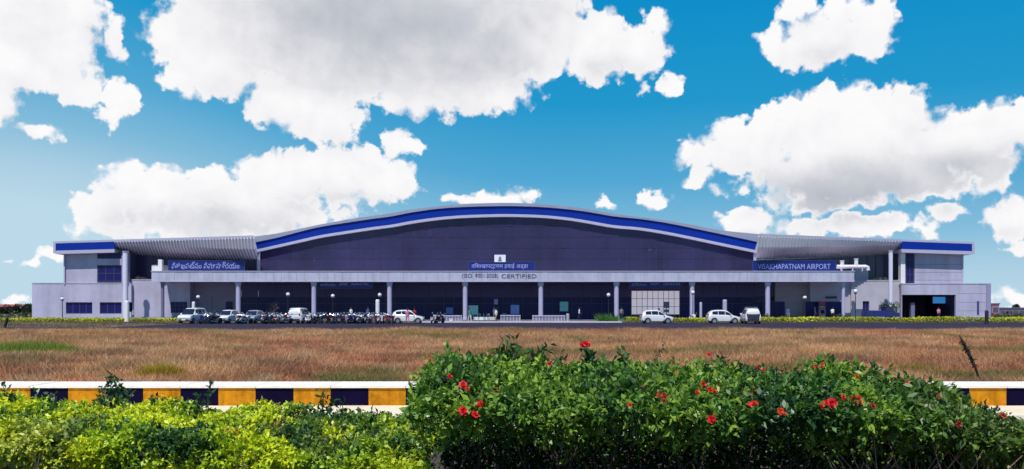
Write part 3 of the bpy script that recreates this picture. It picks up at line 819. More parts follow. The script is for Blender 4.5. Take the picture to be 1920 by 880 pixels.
# bright glazed screen at right: daylight seen through the panes is put in as weak emission
sx0, sx1, sz0, sz1 = wx(1184, 125.6), wx(1274, 125.6), wz(590, 125.6), wz(545.5, 125.6)
scr = mat('glowing_glazed_screen', (0.70,0.66,0.74), .3, noise=.16, nscale=1.3, streak=.8, emit=((0.62,0.56,0.66), .55))
b = MB()
for i in range(9):
    for j in range(3):
        xa, xb = sx0 + (sx1 - sx0) * i / 9 + .03, sx0 + (sx1 - sx0) * (i + 1) / 9 - .03
        za, zb = sz0 + (sz1 - sz0) * j / 3 + .03, sz0 + (sz1 - sz0) * (j + 1) / 3 - .03
        b.box(xa, xb, 125.6, 125.64, za, zb)
f = tp(b, 'bright_window', scr)
b = MB()
for i in range(10): X = sx0 + (sx1 - sx0) * i / 9; b.box(X - .035, X + .035, 125.56, 125.7, sz0 - .3, sz1 + .03)
for j in range(4): Z = sz0 + (sz1 - sz0) * j / 3; b.box(sx0, sx1, 125.565, 125.69, Z - .035, Z + .035)
o = b.build('frame', mat('screen_frame', (0.42,0.40,0.50), .5)); o.parent = f

# ------------------------------------------------------------------ signs
def text_mesh(s, width, height, m, name='lettering', depth=.03):
    c = bpy.data.curves.new('text', 'FONT'); c.body = s; c.size = 1; c.extrude = 0.0; c.resolution_u = 3
    o = bpy.data.objects.new('text', c); COL.objects.link(o)
    bpy.context.view_layer.update()
    me = bpy.data.meshes.new_from_object(o.evaluated_get(bpy.context.evaluated_depsgraph_get()))
    bpy.data.objects.remove(o); bpy.data.curves.remove(c)
    v = np.array([q.co[:] for q in me.vertices]); lo, hi = v.min(0), v.max(0); sz = hi - lo
    v = (v - (lo + hi) / 2) / np.maximum(sz, 1e-6) * np.array([width, height, 0])
    for q, p_ in zip(me.vertices, v): q.co = (p_[0], -depth, p_[1])
    me.name = name; me.materials.clear(); me.materials.append(m)
    t = bpy.data.objects.new(name, me); COL.objects.link(t)
    b = bmesh.new(); b.from_mesh(me)
    r = bmesh.ops.extrude_face_region(b, geom=b.faces[:]); bmesh.ops.translate(b, vec=(0, depth * .7, 0), verts=[g for g in r['geom'] if isinstance(g, bmesh.types.BMVert)])
    b.to_mesh(me); b.free(); return t
def sign(name, label, x0, x1, y0, y1, Y, texts, m=None, legs=False, lm=None):
    """texts: (string, x0, x1, y0, y1) in photo pixels"""
    a, c, z0, z1 = wx(x0, Y), wx(x1, Y), wz(y1, Y), wz(y0, Y)
    cx_, cz_ = (a + c) / 2, (z0 + z1) / 2
    root = tag(empty(name, (cx_, Y, z0)), label, 'sign')
    w, h = (c - a) / 2, (z1 - z0)
    b = MB(); b.box(-w, w, 0, .12, 0, h); b.build('panel', m or M['sign'], root)
    b = MB(); t = .05
    for q in ((-w - t, -w, -.03, .15, -t, h + t), (w, w + t, -.03, .15, -t, h + t), (-w, w, -.03, .15, -t, 0), (-w, w, -.03, .15, h, h + t)): b.box(*q)
    b.build('frame', mat('sign_frame', (0.05,0.06,0.22), .5), root)
    if legs:
        for k in range(6):
            b = MB(); X = -w + w * 2 * (k + .5) / 6; b.box(X - .04, X + .04, .12, .2, -.15, h * .9); b.box(X - .04, X + .04, .19, 1.0, .1, .18)
            b.build('support', M['steel'], root)
    for s_, tx0, tx1, ty0, ty1 in texts:
        t_ = text_mesh(s_, wx(tx1, Y) - wx(tx0, Y), wz(ty0, Y) - wz(ty1, Y), lm or M['letter'])
        t_.parent = root; t_.location = ((wx(tx0, Y) + wx(tx1, Y)) / 2 - cx_, 0, (wz(ty0, Y) + wz(ty1, Y)) / 2 - z0)
    return root
YS = 119.0
sign('sign_board', 'blue roof sign with pale Telugu lettering on the left end of the canopy', 316, 458, 489.5, 507, YS, [("విశాఖపట్నం విమానాశ్రయం", 322, 449, 491.5, 505.5)], legs=True)
sign('sign_board', 'blue roof sign with English capital letters on the right end of the canopy', 1412, 1567, 489.5, 507.5, YS, [("VISAKHAPATNAM AIRPORT", 1421, 1557, 495, 505)], legs=True)
sign('sign_board', 'blue Hindi sign below the white emblem at the centre of the dark gable', 879, 1002, 492, 507.5, 119.5, [("विशाखापट्टणम हवाई अड्डा", 884, 990, 493.5, 505.5)], legs=True)
sign('entrance_sign', 'blue sign with three pale words hanging under the canopy left of the third full column', 598, 699, 529.5, 541, 119.4, [("ఆగమనం", 600, 629, 531, 536.5), ("आगमन", 636, 652, 530.8, 536), ("ARRIVAL", 658, 692, 531, 535.2)])
sign('entrance_sign', 'blue sign with three pale words hanging above the bright glazed screen', 1180, 1279, 529.5, 540, 119.4, [("నిష్క్రమణ", 1184, 1212, 531, 536.5), ("प्रस्थान", 1219, 1236, 530.8, 536.2), ("DEPARTURE", 1244, 1275, 531, 535.2)])
# emblem panel: white board with a small grey lion-capital like silhouette
root = tag(empty('emblem_board', (wx(937.5, 119.4), 119.4, wz(492, 119.4))), 'small white board with a grey emblem above the Hindi sign', 'sign')
w = (wx(948, 119.4) - wx(927, 119.4)) / 2; h = wz(478, 119.4) - wz(492, 119.4)
b = MB(); b.box(-w, w, 0, .1, 0.03, h); b.build('panel', mat('emblem_white', (0.80,0.80,0.9), .5), root)
b = MB(); em = [(-.26,.14),(.26,.14),(.24,.30),(.16,.36),(.18,.58),(.10,.72),(0,.80),(-.10,.72),(-.18,.58),(-.16,.36),(-.24,.30)]
b.prism_y(em, -.03, 0); b.build('emblem', mat('emblem_grey', (0.16,0.16,0.22), .6), root)
b = MB(); b.box(-.05, .05, .1, .9, .1, .2); b.build('support', M['steel'], root)
# raised letters on the canopy fascia
root = tag(empty('canopy_writing', (wx(936, YC), YC - .02, wz(518, YC))), 'dark raised capital letters along the middle of the pale canopy edge', 'lettering')
for w_, xa, xb in (("(ISO", 866, 885), ("9001:2008)", 891, 934), ("CERTIFIED", 940, 1006)):
    t_ = text_mesh(w_, wx(xb, YC) - wx(xa, YC), (wz(514.3, YC) - wz(521.5, YC)) * (1.0 if w_[0] == 'C' else 1.3), M['darkletter'], 'word'); t_.parent = root; t_.location = (wx((xa + xb) / 2, YC) - wx(936, YC), 0, 0)
# faint blue notice in the right bay, banners and red board inside the recess
sign('hanging_sign', 'light blue hanging sign inside the dark bay of the right wing', 1749, 1774, 557, 569, YL + 3, [], m=mat('light_blue_sign', (0.06,0.30,0.70), .5, emit=((.05,.28,.7), .5)))
sign('red_notice', 'red sign board above the kiosk left of the right hand doors', 1536, 1547, 566, 573, YR2 - 2.4, [], m=mat('red_board', (0.55,0.04,0.08), .5))

# white ducts on the roof of the right wing
root = tag(empty('roof_duct', (wx(1598, 121), 121, wz(506, 121))), 'thick white pipe with two stubs at the right end of the canopy roof', 'duct')
pw = mat('duct_white', (0.80,0.74,0.84), .4, noise=.06, nscale=2)
l = (wx(1627, 121) - wx(1568, 121)) / 2; zc = wz(500.5, 121) - wz(506, 121)
b = MB(); b.tube([(-l, 0, zc), (l - .3, 0, zc), (l - .05, 0, zc - .1), (l, 0, zc - .5), (l, 0, 0)], .27, 12); b.build('pipe', pw, root)
for xq, yt in ((1579, 490), (1605.5, 486.5)):
    b = MB(); X = wx(xq, 121) - wx(1598, 121); b.tube([(X, .02, zc), (X, .02, wz(yt, 121) - wz(506, 121))], .26, 12); b.tube([(X, .02, wz(yt, 121) - wz(506, 121)), (X, .02, wz(yt, 121) - wz(506, 121) + .1)], .32, 12); b.build('vent_stub', pw, root)
for X in (-l * .7, 0, l * .6):
    b = MB(); b.box(X - .06, X + .06, -.2, .2, -.2, zc - .2); b.build('support', M['steel'], root)

# rooftop planting along the low wing walls

# ================================================================== vehicles
def hatch_tables(L, H, boxy):
    # stations along x (front at +x): x, z_low, z_belt, z_top, half width
    if boxy:
        return [(-.50,.42,.72,.86,.72),(-.485,.30,.98,1.38,.80),(-.44,.26,1.02,H-.05,.82),(-.36,.24,1.02,H,.83),(-.15,.22,1.0,H+.01,.84),(.05,.22,.99,H-.01,.84),(.15,.22,.98,H-.10,.84),(.29,.23,.96,.99,.83),(.42,.25,.88,.90,.80),(.475,.30,.78,.80,.76),(.50,.40,.66,.68,.66)]
    return [(-.50,.42,.66,.78,.66),(-.485,.32,.90,1.02,.74),(-.44,.26,.95,1.26,.77),(-.36,.24,.95,H-.06,.78),(-.20,.22,.93,H,.79),(.0,.22,.91,H-.01,.79),(.09,.22,.90,H-.10,.79),(.27,.22,.87,.90,.79),(.40,.24,.79,.81,.77),(.47,.29,.66,.68,.72),(.50,.38,.56,.58,.62)]
def car_body(L, H, boxy, paint, root):
    T = hatch_tables(L, H, boxy); ring = []; wheel_x = (-.31 * L, .315 * L)
    T2 = []
    for i in range(len(T) - 1):
        for k in range(4):
            u = k / 4; T2.append([T[i][j] * (1 - u) + T[i + 1][j] * u for j in range(5)])
    T2.append(list(T[-1]))
    v = []; 
    for t in T2:
        x = t[0] * L; zl, zbelt, zt, w = t[1:]
        # arches lift the lower edge
        zr = zl
        for wxx in wheel_x:
            d = abs(x - wxx)
            if d < .36: zr = max(zr, .30 + math.sqrt(max(.36 ** 2 - d * d, 0)) * .95)
        cab = max(0, zt - zbelt - .03); tw = w - .02 - .22 * min(cab / .5, 1)
        prof = [(w * .86, zl), (w * .98, max(zr, zl + .06)), (w, max(zr + .03, zl + .25)), (w * 1.005, max((zl + zbelt) / 2 + .05, zr + .05)), (w * .985, zbelt - .03), (w * .95, zbelt)]
        prof += [(tw + .02, zt - .05 * min(1, cab * 4) ), (tw - .06, zt - .005), (0, zt + .015)]
        row = [(x, -p[0], p[1]) for p in prof] + [(x, p[0], p[1]) for p in reversed(prof[:-1])]
        v.append(row)
    n = len(v[0]); flat = [p for r in v for p in r]; fs = []; mi = []
    b = MB()
    for i in range(len(v) - 1):
        for k in range(n - 1): fs.append((i * n + k, i * n + k + 1, (i + 1) * n + k + 1, (i + 1) * n + k))
        fs.append((i * n + n - 1, i * n, (i + 1) * n, (i + 1) * n + n - 1))
    fs += [tuple(range(n)), tuple(range(len(v) * n - 1, (len(v) - 1) * n - 1, -1))]
    b.add(flat, fs); o = b.build('body', paint, root, smooth_=True)
    m = o.modifiers.new('edge', 'EDGE_SPLIT'); m.split_angle = R(38)
    def at(x):
        for i in range(len(T) - 1):
            if T[i][0] * L <= x <= T[i + 1][0] * L:
                u = (x / L - T[i][0]) / (T[i + 1][0] - T[i][0]); return [T[i][j] * (1 - u) + T[i + 1][j] * u for j in range(5)]
        return T[0] if x < 0 else T[-1]
    def side_pt(x, f, s_, out=.012):
        t = at(x); w = t[4]; cab = max(0, t[3] - t[2] - .03); tw = w - .02 - .22 * min(cab / .5, 1)
        zb, zt_ = t[2], t[3] - .05 * min(1, cab * 4); y = w * .95 + (tw + .02 - w * .95) * f
        return (x, s_ * (y + out), zb + (zt_ - zb) * f)
    for s_ in (-1, 1):
        for xa, xb in ((-.40 if boxy else -.37, -.20), (-.185, .015), (.03, .17 if boxy else .20)):
            b = MB(); q = []
            N_ = 5
            for i in range(N_):
                x = (xa + (xb - xa) * i / (N_ - 1)) * L
                q.append(side_pt(x, .10, s_)); q.append(side_pt(x, .86, s_))
            b.add(q, [(2 * i, 2 * i + 2, 2 * i + 3, 2 * i + 1) for i in range(N_ - 1)]); b.build('side_window', M['carglass'], root)
    def across(xa, fa_z, xb, fb_z, wa, wb, name, out):
        b = MB(); b.add([(xa + out[0], -wa, fa_z + out[1]), (xa + out[0], wa, fa_z + out[1]), (xb + out[0], wb, fb_z + out[1]), (xb + out[0], -wb, fb_z + out[1])], [(0,1,2,3)]); return b.build(name, M['carglass'], root)
    if boxy:
        across(.285 * L, 1.0, .16 * L, H - .13, .70, .60, 'windscreen', (.03, .03)); across(-.49 * L, 1.0, -.448 * L, H - .14, .68, .60, 'rear_window', (-.03, .02))
    else:
        across(.262 * L, .93, .10 * L, H - .13, .68, .55, 'windscreen', (.03, .03)); across(-.482 * L, .98, -.372 * L, H - .13, .60, .52, 'rear_window', (-.04, .03))
    for wxx in wheel_x:
        for s_ in (-1, 1):
            yy = s_ * (T[4][4] - .10)
            b = MB(); b.lathe([(.20, -.09), (.27, -.095), (.29, -.07), (.29, .07), (.27, .095), (.20, .09)], (wxx, yy, .29), 18, axis='y'); w_ = b.build('wheel', M['tyre'], root)
            b = MB(); b.lathe([(.19, -.10), (.06, -.085), (.03, -.11), (.03, .11), (.06, .085), (.19, .10)], (wxx, yy, .29), 14, axis='y'); b.build('rim', M['rim'], w_)
            b = MB(); b.lathe([(.34, -.12), (.34, .09)], (wxx, yy - s_ * .03, .30), 18, axis='y'); b.build('wheel_well', M['black'], root)
    for s_ in (-1, 1):
        hz = .60 if not boxy else .74
        b = MB(); b.box(.445 * L, .475 * L, s_ * .56 - .13, s_ * .56 + .13, hz, hz + .12); b.build('headlight', M['lens'], root)
        tz = .80 if not boxy else .85
        b = MB(); b.box(-.505 * L, -.47 * L, s_ * .62 - .08, s_ * .62 + .08, tz, tz + .26); b.build('tail_light', M['red'], root)
        b = MB(); t = at(.19 * L); b.box(.175 * L, .205 * L, s_ * (t[4] + .08) - .08, s_ * (t[4] + .08) + .08, .93 if not boxy else 1.0, 1.05 if not boxy else 1.14); b.build('side_mirror', paint, root)
    b = MB(); b.box(.475 * L, .508 * L, -.55, .55, .32, .50); b.build('front_bumper', M['black'], root)
    b = MB(); b.box(-.508 * L, -.475 * L, -.62, .62, .34, .52); b.build('rear_bumper', paint if not boxy else M['black'], root)
    b = MB(); b.box(.49 * L, .512 * L, -.24, .24, .38, .48); b.build('number_plate', M['white'], root)

def make_car(name, L, H, boxy, paint, rack=False):
    root = empty(name); car_body(L, H, boxy, paint, root)
    if rack:
        b = MB(); b.add([(-.516 * L, -.60, .56), (-.516 * L, .60, .56), (-.512 * L, .66, 1.0), (-.512 * L, -.66, 1.0)], [(0,1,2,3)]); b.build('tailgate_glass', M['carglass'], root)
        b = MB()
        for s_ in (-1, 1): b.box(-1.3, .5, s_ * .52 - .02, s_ * .52 + .02, H + .06, H + .11)
        for x in (-1.2, -.7, -.2, .3): b.box(x - .02, x + .02, -.52, .52, H + .115, H + .145); b.box(x - .02, x + .02, -.53, -.51, H - .02, H + .13); b.box(x - .02, x + .02, .51, .53, H - .02, H + .13)
        b.build('roof_rack', M['chrome'], root)
    return root
hatch = make_car('parked_car', 3.55, 1.50, False, M['pearl'])
suv = make_car('parked_car', 3.9, 1.72, True, M['pearl'])
suvr = make_car('parked_car', 3.9, 1.66, True, M['pearl'], rack=True)
silver = make_car('parked_car', 3.6, 1.47, False, M['silver'])
GC = 'cars parked in front of the terminal'
def place(proto, used, x, Y, rz, label, cat, group, z=0):
    o = proto if not used else copy_tree(proto)
    o.location = (wx(x, Y), Y, z); o.rotation_euler = (0, 0, R(rz)); return tag(o, label, cat, group)
place(hatch, False, 1231, 98, 2, 'white hatchback seen side on, parked in front of the bright glazed screen', 'car', GC)
place(hatch, True, 1356, 98, -2, 'white hatchback seen side on, just left of the white van seen from behind', 'car', GC)
place(suvr, False, 1407, 97, 84, 'white van with a wide dark rear window and a roof rack, seen from behind', 'car', GC)
place(hatch, True, 766, 98.5, 0, 'white hatchback among the motorcycles near the person in red', 'car', GC)
place(suv, False, 361, 98, 262, 'white high car at the left end of the row, in front of the low wing', 'car', GC)
place(hatch, True, 427, 99, 264, 'white car turned towards the camera, parked second from the left', 'car', GC)
place(silver, False, 475, 98.5, 266, 'silver grey car facing the camera, third from the left', 'car', GC)
place(suv, True, 563, 98.5, 84, 'white tall hatchback seen from its rear corner beside the motorcycles', 'car', GC)

# blue light truck behind the right hand lawn
def make_truck():
    root = empty('pickup_truck'); bl = mat('truck_blue', (0.012,0.02,0.16), .4, coat=.3)
    b = MB(); b.prism_y([(-2.1,.45),(2.2,.45),(2.2,.95),(1.7,1.05),(1.25,1.72),(.45,1.75),(.40,1.0),(-2.1,1.0)], -.8, .8); b.build('body', bl, root)
    b = MB(); b.box(-2.05, .36, -.82, .82, 1.0, 1.28); b.build('load_bed', bl, root)
    for s_ in (-1, 1):
        b = MB(); b.prism_y([(.6,1.12),(1.5,1.10),(1.2,1.6),(.6,1.62)], s_ * .805 - .01, s_ * .805 + .01); b.build('side_window', M['carglass'], root)
        b = MB(); b.box(2.19, 2.23, s_ * .6 - .12, s_ * .6 + .12, .7, .88); b.build('headlight', M['lens'], root)
    for x in (-1.35, 1.45):
        for s_ in (-1, 1):
            b = MB(); b.lathe([(.2, -.1), (.33, -.1), (.35, 0), (.33, .1), (.2, .1)], (x, s_ * .74, .35), 16, axis='y'); w = b.build('wheel', M['tyre'], root)
            b = MB(); b.lathe([(.18, -.11), (.05, -.1), (.05, .1), (.18, .11)], (x, s_ * .74, .35), 12, axis='y'); b.build('rim', M['rim'], w)
    return root
tr = make_truck(); tr.location = (wx(1650, 115), 115, .12); tag(tr, 'dark blue pickup truck parked in front of the right wing beside the loading bay', 'truck')

# ------------------------------------------------------------------ motorcycles
def make_bike(paint, scooter=False):
    root = empty('scooter' if scooter else 'parked_motorcycle')
    r = .22 if scooter else .29; wb = .62 if not scooter else .60
    for x in (-wb, wb):
        b = MB(); b.lathe([(r - .07, -.04), (r - .01, -.045), (r, 0), (r - .01, .045), (r - .07, .04)], (x, 0, r), 16, axis='y'); w = b.build('wheel', M['tyre'], root)
        b = MB(); b.lathe([(r - .07, -.03), (.05, -.02), (.05, .02), (r - .07, .03)], (x, 0, r), 12, axis='y'); b.build('rim', M['rim'], w)
        b = MB(); b.tube([(x + (r + .03) * math.cos(a), 0, r + (r + .03) * math.sin(a)) for a in np.linspace(.5 if x > 0 else .9, 2.3 if x > 0 else 2.9, 7)], .05, 6); b.build('mudguard', paint, root)
    if scooter:
        b = MB(); b.prism_y([(-.75,.42),(-.2,.30),(.28,.26),(.30,.34),(.0,.36),(-.1,.66),(-.72,.72)], -.15, .15); b.build('body', paint, root)
        b = MB(); b.prism_y([(.30,.26),(.40,.30),(.48,.95),(.40,.98),(.34,.5)], -.2, .2); b.build('leg_shield', paint, root)
        b = MB(); b.prism_y([(-.72,.72),(.0,.68),(.0,.76),(-.3,.80),(-.74,.82)], -.13, .13); b.build('seat', M['black'], root)
    else:
        b = MB(); b.tube([(-.62, 0, .30), (-.15, 0, .36), (.2, 0, .34), (.38, 0, .82)], .035, 6); b.tube([(-.62, 0, .62), (-.1, 0, .66), (.38, 0, .84)], .03, 6); b.build('frame', M['black'], root)
        b = MB(); b.prism_y([(-.18,.26),(.2,.26),(.26,.42),(.12,.58),(-.12,.58),(-.2,.42)], -.12, .12); b.build('engine', M['rim'], root)
        b = MB(); b.prism_y([(-.08,.66),(.30,.66),(.36,.80),(.24,.92),(.02,.88)], -.13, .13); b.build('fuel_tank', paint, root)
        b = MB(); b.prism_y([(-.72,.72),(-.05,.66),(-.04,.78),(-.35,.80),(-.74,.88)], -.12, .12); b.build('seat', M['black'], root)
        b = MB(); b.prism_y([(-.70,.52),(-.2,.50),(-.15,.64),(-.74,.74)], -.09, .09); b.build('side_cover', paint, root)
        b = MB(); b.tube([(.0, -.15, .26), (-.4, -.17, .24), (-.85, -.18, .34)], [.03, .045, .05], 8); b.build('exhaust', M['chrome'], root)
    b = MB(); b.tube([(wb, -.07, r), (.42, -.07, .86)], .025, 6); b.tube([(wb, .07, r), (.42, .07, .86)], .025, 6); b.tube([(.42, -.08, .86), (.42, .08, .86)], .03, 6); b.build('fork', M['chrome'], root)
    b = MB(); b.tube([(.26, -.36, 1.02), (.38, -.2, 1.04), (.40, 0, .95), (.38, .2, 1.04), (.26, .36, 1.02)], .022, 6); b.build('handlebar', M['chrome'], root)
    b = MB(); b.lathe([(.05, .40), (.09, .46), (.09, .52), (.07, .54)], (0, 0, 0), 10, axis='z')
    b.v = [(p[2] + .02, p[1], p[0] + .88) for p in b.v]; b.build('headlight', M['lens'], root)
    b = MB(); b.box(-.82, -.77, -.05, .05, .68, .76); b.build('tail_light', M['red'], root)
    for s_ in (-1, 1):
        b = MB(); b.tube([(.34, s_ * .25, 1.04), (.30, s_ * .30, 1.16)], .01, 5); b.box(.28, .31, s_ * .30 - .05, s_ * .30 + .05, 1.14, 1.21); b.build('mirror', M['chrome'], root)
    return root
paints = [mat('bike_%s' % n, c, .3, coat=.4) for n, c in (('black', (.02,.02,.03)), ('red', (.35,.02,.03)), ('blue', (.03,.05,.30)), ('silver', (.45,.45,.5)), ('white', (.7,.7,.72)), ('maroon', (.16,.02,.06)))]
bikes = [make_bike(p_) for p_ in paints]; scoots = [make_bike(paints[3], True), make_bike(paints[4], True)]
pname = ['black', 'red', 'blue', 'silver', 'white', 'maroon']; used = {}
rb = random.Random(11)
spots = []
for x in range(596, 734, 7): spots.append((x + rb.uniform(-1, 1), 99 + rb.uniform(-.5, .7)))
for x in range(596, 700, 13): spots.append((x + rb.uniform(-1, 1), 96.9 + rb.uniform(-.3, .3)))
for x in range(498, 546, 8): spots.append((x + rb.uniform(-1, 1), 98.6 + rb.uniform(-.5, .5)))
for x in range(388, 408, 7): spots.append((x, 98 + rb.uniform(-.4, .4)))
for x in range(448, 458, 8): spots.append((x, 97.6))
for x in (575, 586): spots.append((x, 96.8))
for x in (812, 824, 741): spots.append((x, 98.6))
for x in list(range(384, 412, 7)) + list(range(444, 462, 8)) + list(range(494, 548, 9)) + list(range(700, 736, 11)): spots.append((x + rb.uniform(-1.5, 1.5), 96.2 + rb.uniform(-.3, .3)))
spots += [(1297, 106.6)]
ORD = ['leftmost', 'second', 'third', 'fourth', 'fifth', 'sixth', 'seventh', 'eighth', 'ninth', 'tenth', 'eleventh', 'twelfth', 'thirteenth', 'fourteenth', 'fifteenth', 'sixteenth']
picks = [rb.choice([0, 0, 1, 2, 3, 3, 4, 4, 5, 6, 7]) for _ in spots]; picks[-1] = 7
kind_of = lambda k: (pname[k] if k < 6 else ('silver' if k == 6 else 'white')) + (' scooter' if k > 5 else ' motorcycle')
def rowname(x):
    return 'between the leftmost cars' if x < 470 else 'left of the tall white hatchback' if x < 560 else 'in the long row' if x < 736 else 'beside the hatchback near the person in red' if x < 900 else ''
seen = {}
for i in sorted(range(len(spots)), key=lambda j: spots[j][0]):
    seen.setdefault((kind_of(picks[i]), rowname(spots[i][0])), []).append(i)
for i, (x, Y) in enumerate(spots):
    k = picks[i]; proto = (bikes + scoots)[k]
    o = proto if k not in used else copy_tree(proto); used[k] = 1
    o.location = (wx(x, Y), Y, 0); o.rotation_euler = (R(rb.uniform(5, 11)), 0, R(rb.choice([62, 70, 118, 240, 250, 105]) + rb.uniform(-14, 14)))
    kn = kind_of(k); grp = seen[(kn, rowname(x))]; j = grp.index(i)
    if x > 1200: lab = 'white scooter parked on the lawn edge right of the bright glazed screen'; o.location.z = .004
    elif len(grp) == 1: lab = 'only %s parked %s' % (kn, rowname(x))
    else: lab = '%s %s%s parked %s' % (ORD[j], kn, '' if j == 0 else ' from the left', rowname(x))
    tag(o, lab, kn.split()[1], kn + 's parked in rows')
for k, proto in enumerate(bikes + scoots):
    if k not in used:
        for c_ in kids(proto):
            for d_ in kids(c_): bpy.data.objects.remove(d_)
            bpy.data.objects.remove(c_)
        bpy.data.objects.remove(proto)

# ------------------------------------------------------------------ lamps, pillars, walls
def lamp_proto(h):
    root = empty('street_lamp')
    b = MB(); b.lathe([(.12, 0), (.12, .25), (.05, .32), (.04, h)], (0, 0, 0), 12); b.build('pole', M['black'], root)
    b = MB(); b.sphere((0, 0, h + .26), .24, 10); b.build('globe', mat('opal_globe', (.72,.72,.92), .25), root, smooth_=True)
    b = MB(); b.lathe([(.10, h - .02), (.17, h + .03), (.12, h + .08)], (0, 0, 0), 12); b.build('collar', M['black'], root)
    b = MB(); b.lathe([(.14, h + .46), (.07, h + .52), (.015, h + .62)], (0, 0, 0), 10); b.build('cap', M['black'], root)
    return root
lp = lamp_proto(2.95)
for i, (x, y, Y, lab) in enumerate([
  (117, 560, 108, 'globe lamp in front of the far left wing wall'), (371.5, 557, 110, 'globe lamp above the leftmost parked cars'),
  (540, 552.5, 110, 'globe lamp just left of the third canopy column'), (624, 555, 110, 'globe lamp under the left entrance sign'),
  (712, 553.5, 110, 'globe lamp behind the tall white pillar by the motorcycles'), (1141, 553.5, 110, 'globe lamp left of the spiky green shrub'),
  (1299, 549, 110, 'globe lamp against the column right of the bright screen'), (1509, 558, 110, 'globe lamp in front of the pale wall at the right end of the canopy'),
  (1604, 547, 104, 'globe lamp on a thin dark pole left of the right wing window')]):
    o = lp if i == 0 else copy_tree(lp)
    h = wz(y, Y) - .26; o.location = (wx(x, Y), Y, 0); s_ = h / 2.95
    o.scale = (1, 1, s_) if abs(s_ - 1) > .01 else (1, 1, 1)
    tag(o, lab, 'lamp', 'globe lamps in front of the terminal')
def pillar(x, y0, y1, w, Y, m, label, name='pillar'):
    root = tag(empty(name, (wx(x, Y), Y, max(wz(y1, Y), 0))), label, 'pillar'); h = wz(y0, Y) - max(wz(y1, Y), 0); r = w / F * Y / 2
    b = MB(); b.lathe([(r, 0), (r, h - .12), (r * .9, h - .05), (r * .55, h)], (0, 0, 0), 16); b.build('shaft', m, root)
    b = MB(); b.lathe([(r * 1.25, 0), (r * 1.25, .12), (r * 1.01, .14)], (0, 0, 0), 16); b.build('base', m, root)
pillar(238, 564, 606, 8.5, 104, M['white'], 'white pillar standing before the tall column of the left wing')
pillar(363, 566, 606, 6, 102, M['white'], 'short white pillar rising behind the leftmost parked car')
pillar(708, 562, 606, 7.5, 102, M['white'], 'white pillar standing among the motorcycles left of a canopy column')
pillar(1314, 567, 600, 5, 108, M['column'], 'slim pale post right of the bright glazed screen')
pillar(1359, 562, 600, 8, 108, M['column'], 'thicker pale post rising behind the white hatchback beside the van')
pillar(1064.5, 588, 604, 6, 106, M['concrete'], 'low round topped concrete bollard at the right end of the parapet wall', 'bollard')

def parapet(x0, x1, y0, y1, Y, label, cols=9):
    root = tag(empty('parapet_wall', (wx((x0 + x1) / 2, Y), Y, 0)), label, 'low wall'); w = (wx(x1, Y) - wx(x0, Y)) / 2; h = wz(y0, Y)
    b = MB(); b.box(-w, w, -.02, .26, h - .12, h); b.build('coping', M['trim'], root)
    b = MB(); b.box(-w, w, 0, .24, 0, .18); b.build('base', M['concrete'], root)
    b = MB(); b.box(-w + .01, w - .01, .08, .16, .18, h - .12); b.build('panel', mat('parapet_panel', (0.20,0.19,0.30), .8, noise=.3, nscale=2), root)
    for k in range(cols + 1):
        X = -w + .08 + (2 * w - .16) * k / cols; b = MB(); b.box(X - .06, X + .06, .03, .21, .18, h - .12); b.build('baluster', M['concrete'], root)
parapet(998, 1060, 591.5, 604, 105.5, 'long low grey balustrade wall right of centre in front of the doors', 10)
parapet(938, 976, 591, 604, 106, 'short low grey balustrade wall at the centre of the forecourt', 6)
parapet(820, 866, 591.5, 604, 105.5, 'low grey balustrade wall right of the white hatchback and the scooters', 8)
# pale paving edge between the parapets and the car park
b = MB(); b.box(wx(790, 104), wx(1165, 104), 103.4, 105.3, 0, .14); tag(b.build('pavement', mat('pale_pavement', (0.60,0.55,0.60), .8, noise=.15, nscale=1.2)), kind='structure')
# white cabinet and luggage trolleys
def block(name, x, y0, y1, w, Y, m, label, cat):
    root = tag(empty(name, (wx(x, Y), Y, 0.12)), label, cat); hw = w / F * Y / 2; h = wz(y0, Y) - .12
    b = MB(); b.box(-hw, hw, -.25, .25, .06, h * .93); b.build('body', m, root)
    b = MB(); b.box(-hw - .04, hw + .04, -.29, .29, h * .935, h); b.build('lid', m, root)
    b = MB(); b.box(-hw + .06, hw - .06, -.2, .2, 0, .055); b.build('plinth', M['black'], root)
    b = MB(); b.box(-hw * .75, hw * .75, -.27, -.252, .15, h * .85); b.build('door_panel', M['trim'], root)
block('utility_cabinet', 846, 598, 606, 6, 104.4, M['white'], 'small white cabinet standing on the pale pavement edge', 'cabinet')
def trolley():
    root = empty('luggage_trolley')
    b = MB(); b.box(-.3, .3, -.45, .4, .22, .26); b.build('deck', M['rim'], root)
    b = MB(); 
    for X in (-.27, 0, .27): b.tube([(X, .38, .24), (X, .46, 1.0)], .018, 6)
    b.tube([(-.3, .46, 1.0), (.3, .46, 1.0)], .025, 6); b.tube([(-.28, .42, .6), (.28, .42, .6)], .015, 6); b.build('push_frame', M['chrome'], root)
    for X, Y_ in ((-.24, -.35), (.24, -.35), (0, .3)):
        b = MB(); b.lathe([(.04, -.02), (.10, -.025), (.10, .025), (.04, .02)], (X, Y_, .10), 10, axis='y'); b.build('wheel', M['tyre'], root)
    b = MB(); b.box(-.26, .26, -.38, .2, .265, .62); b.build('basket', M['white'], root)
    return root
tp_ = trolley()
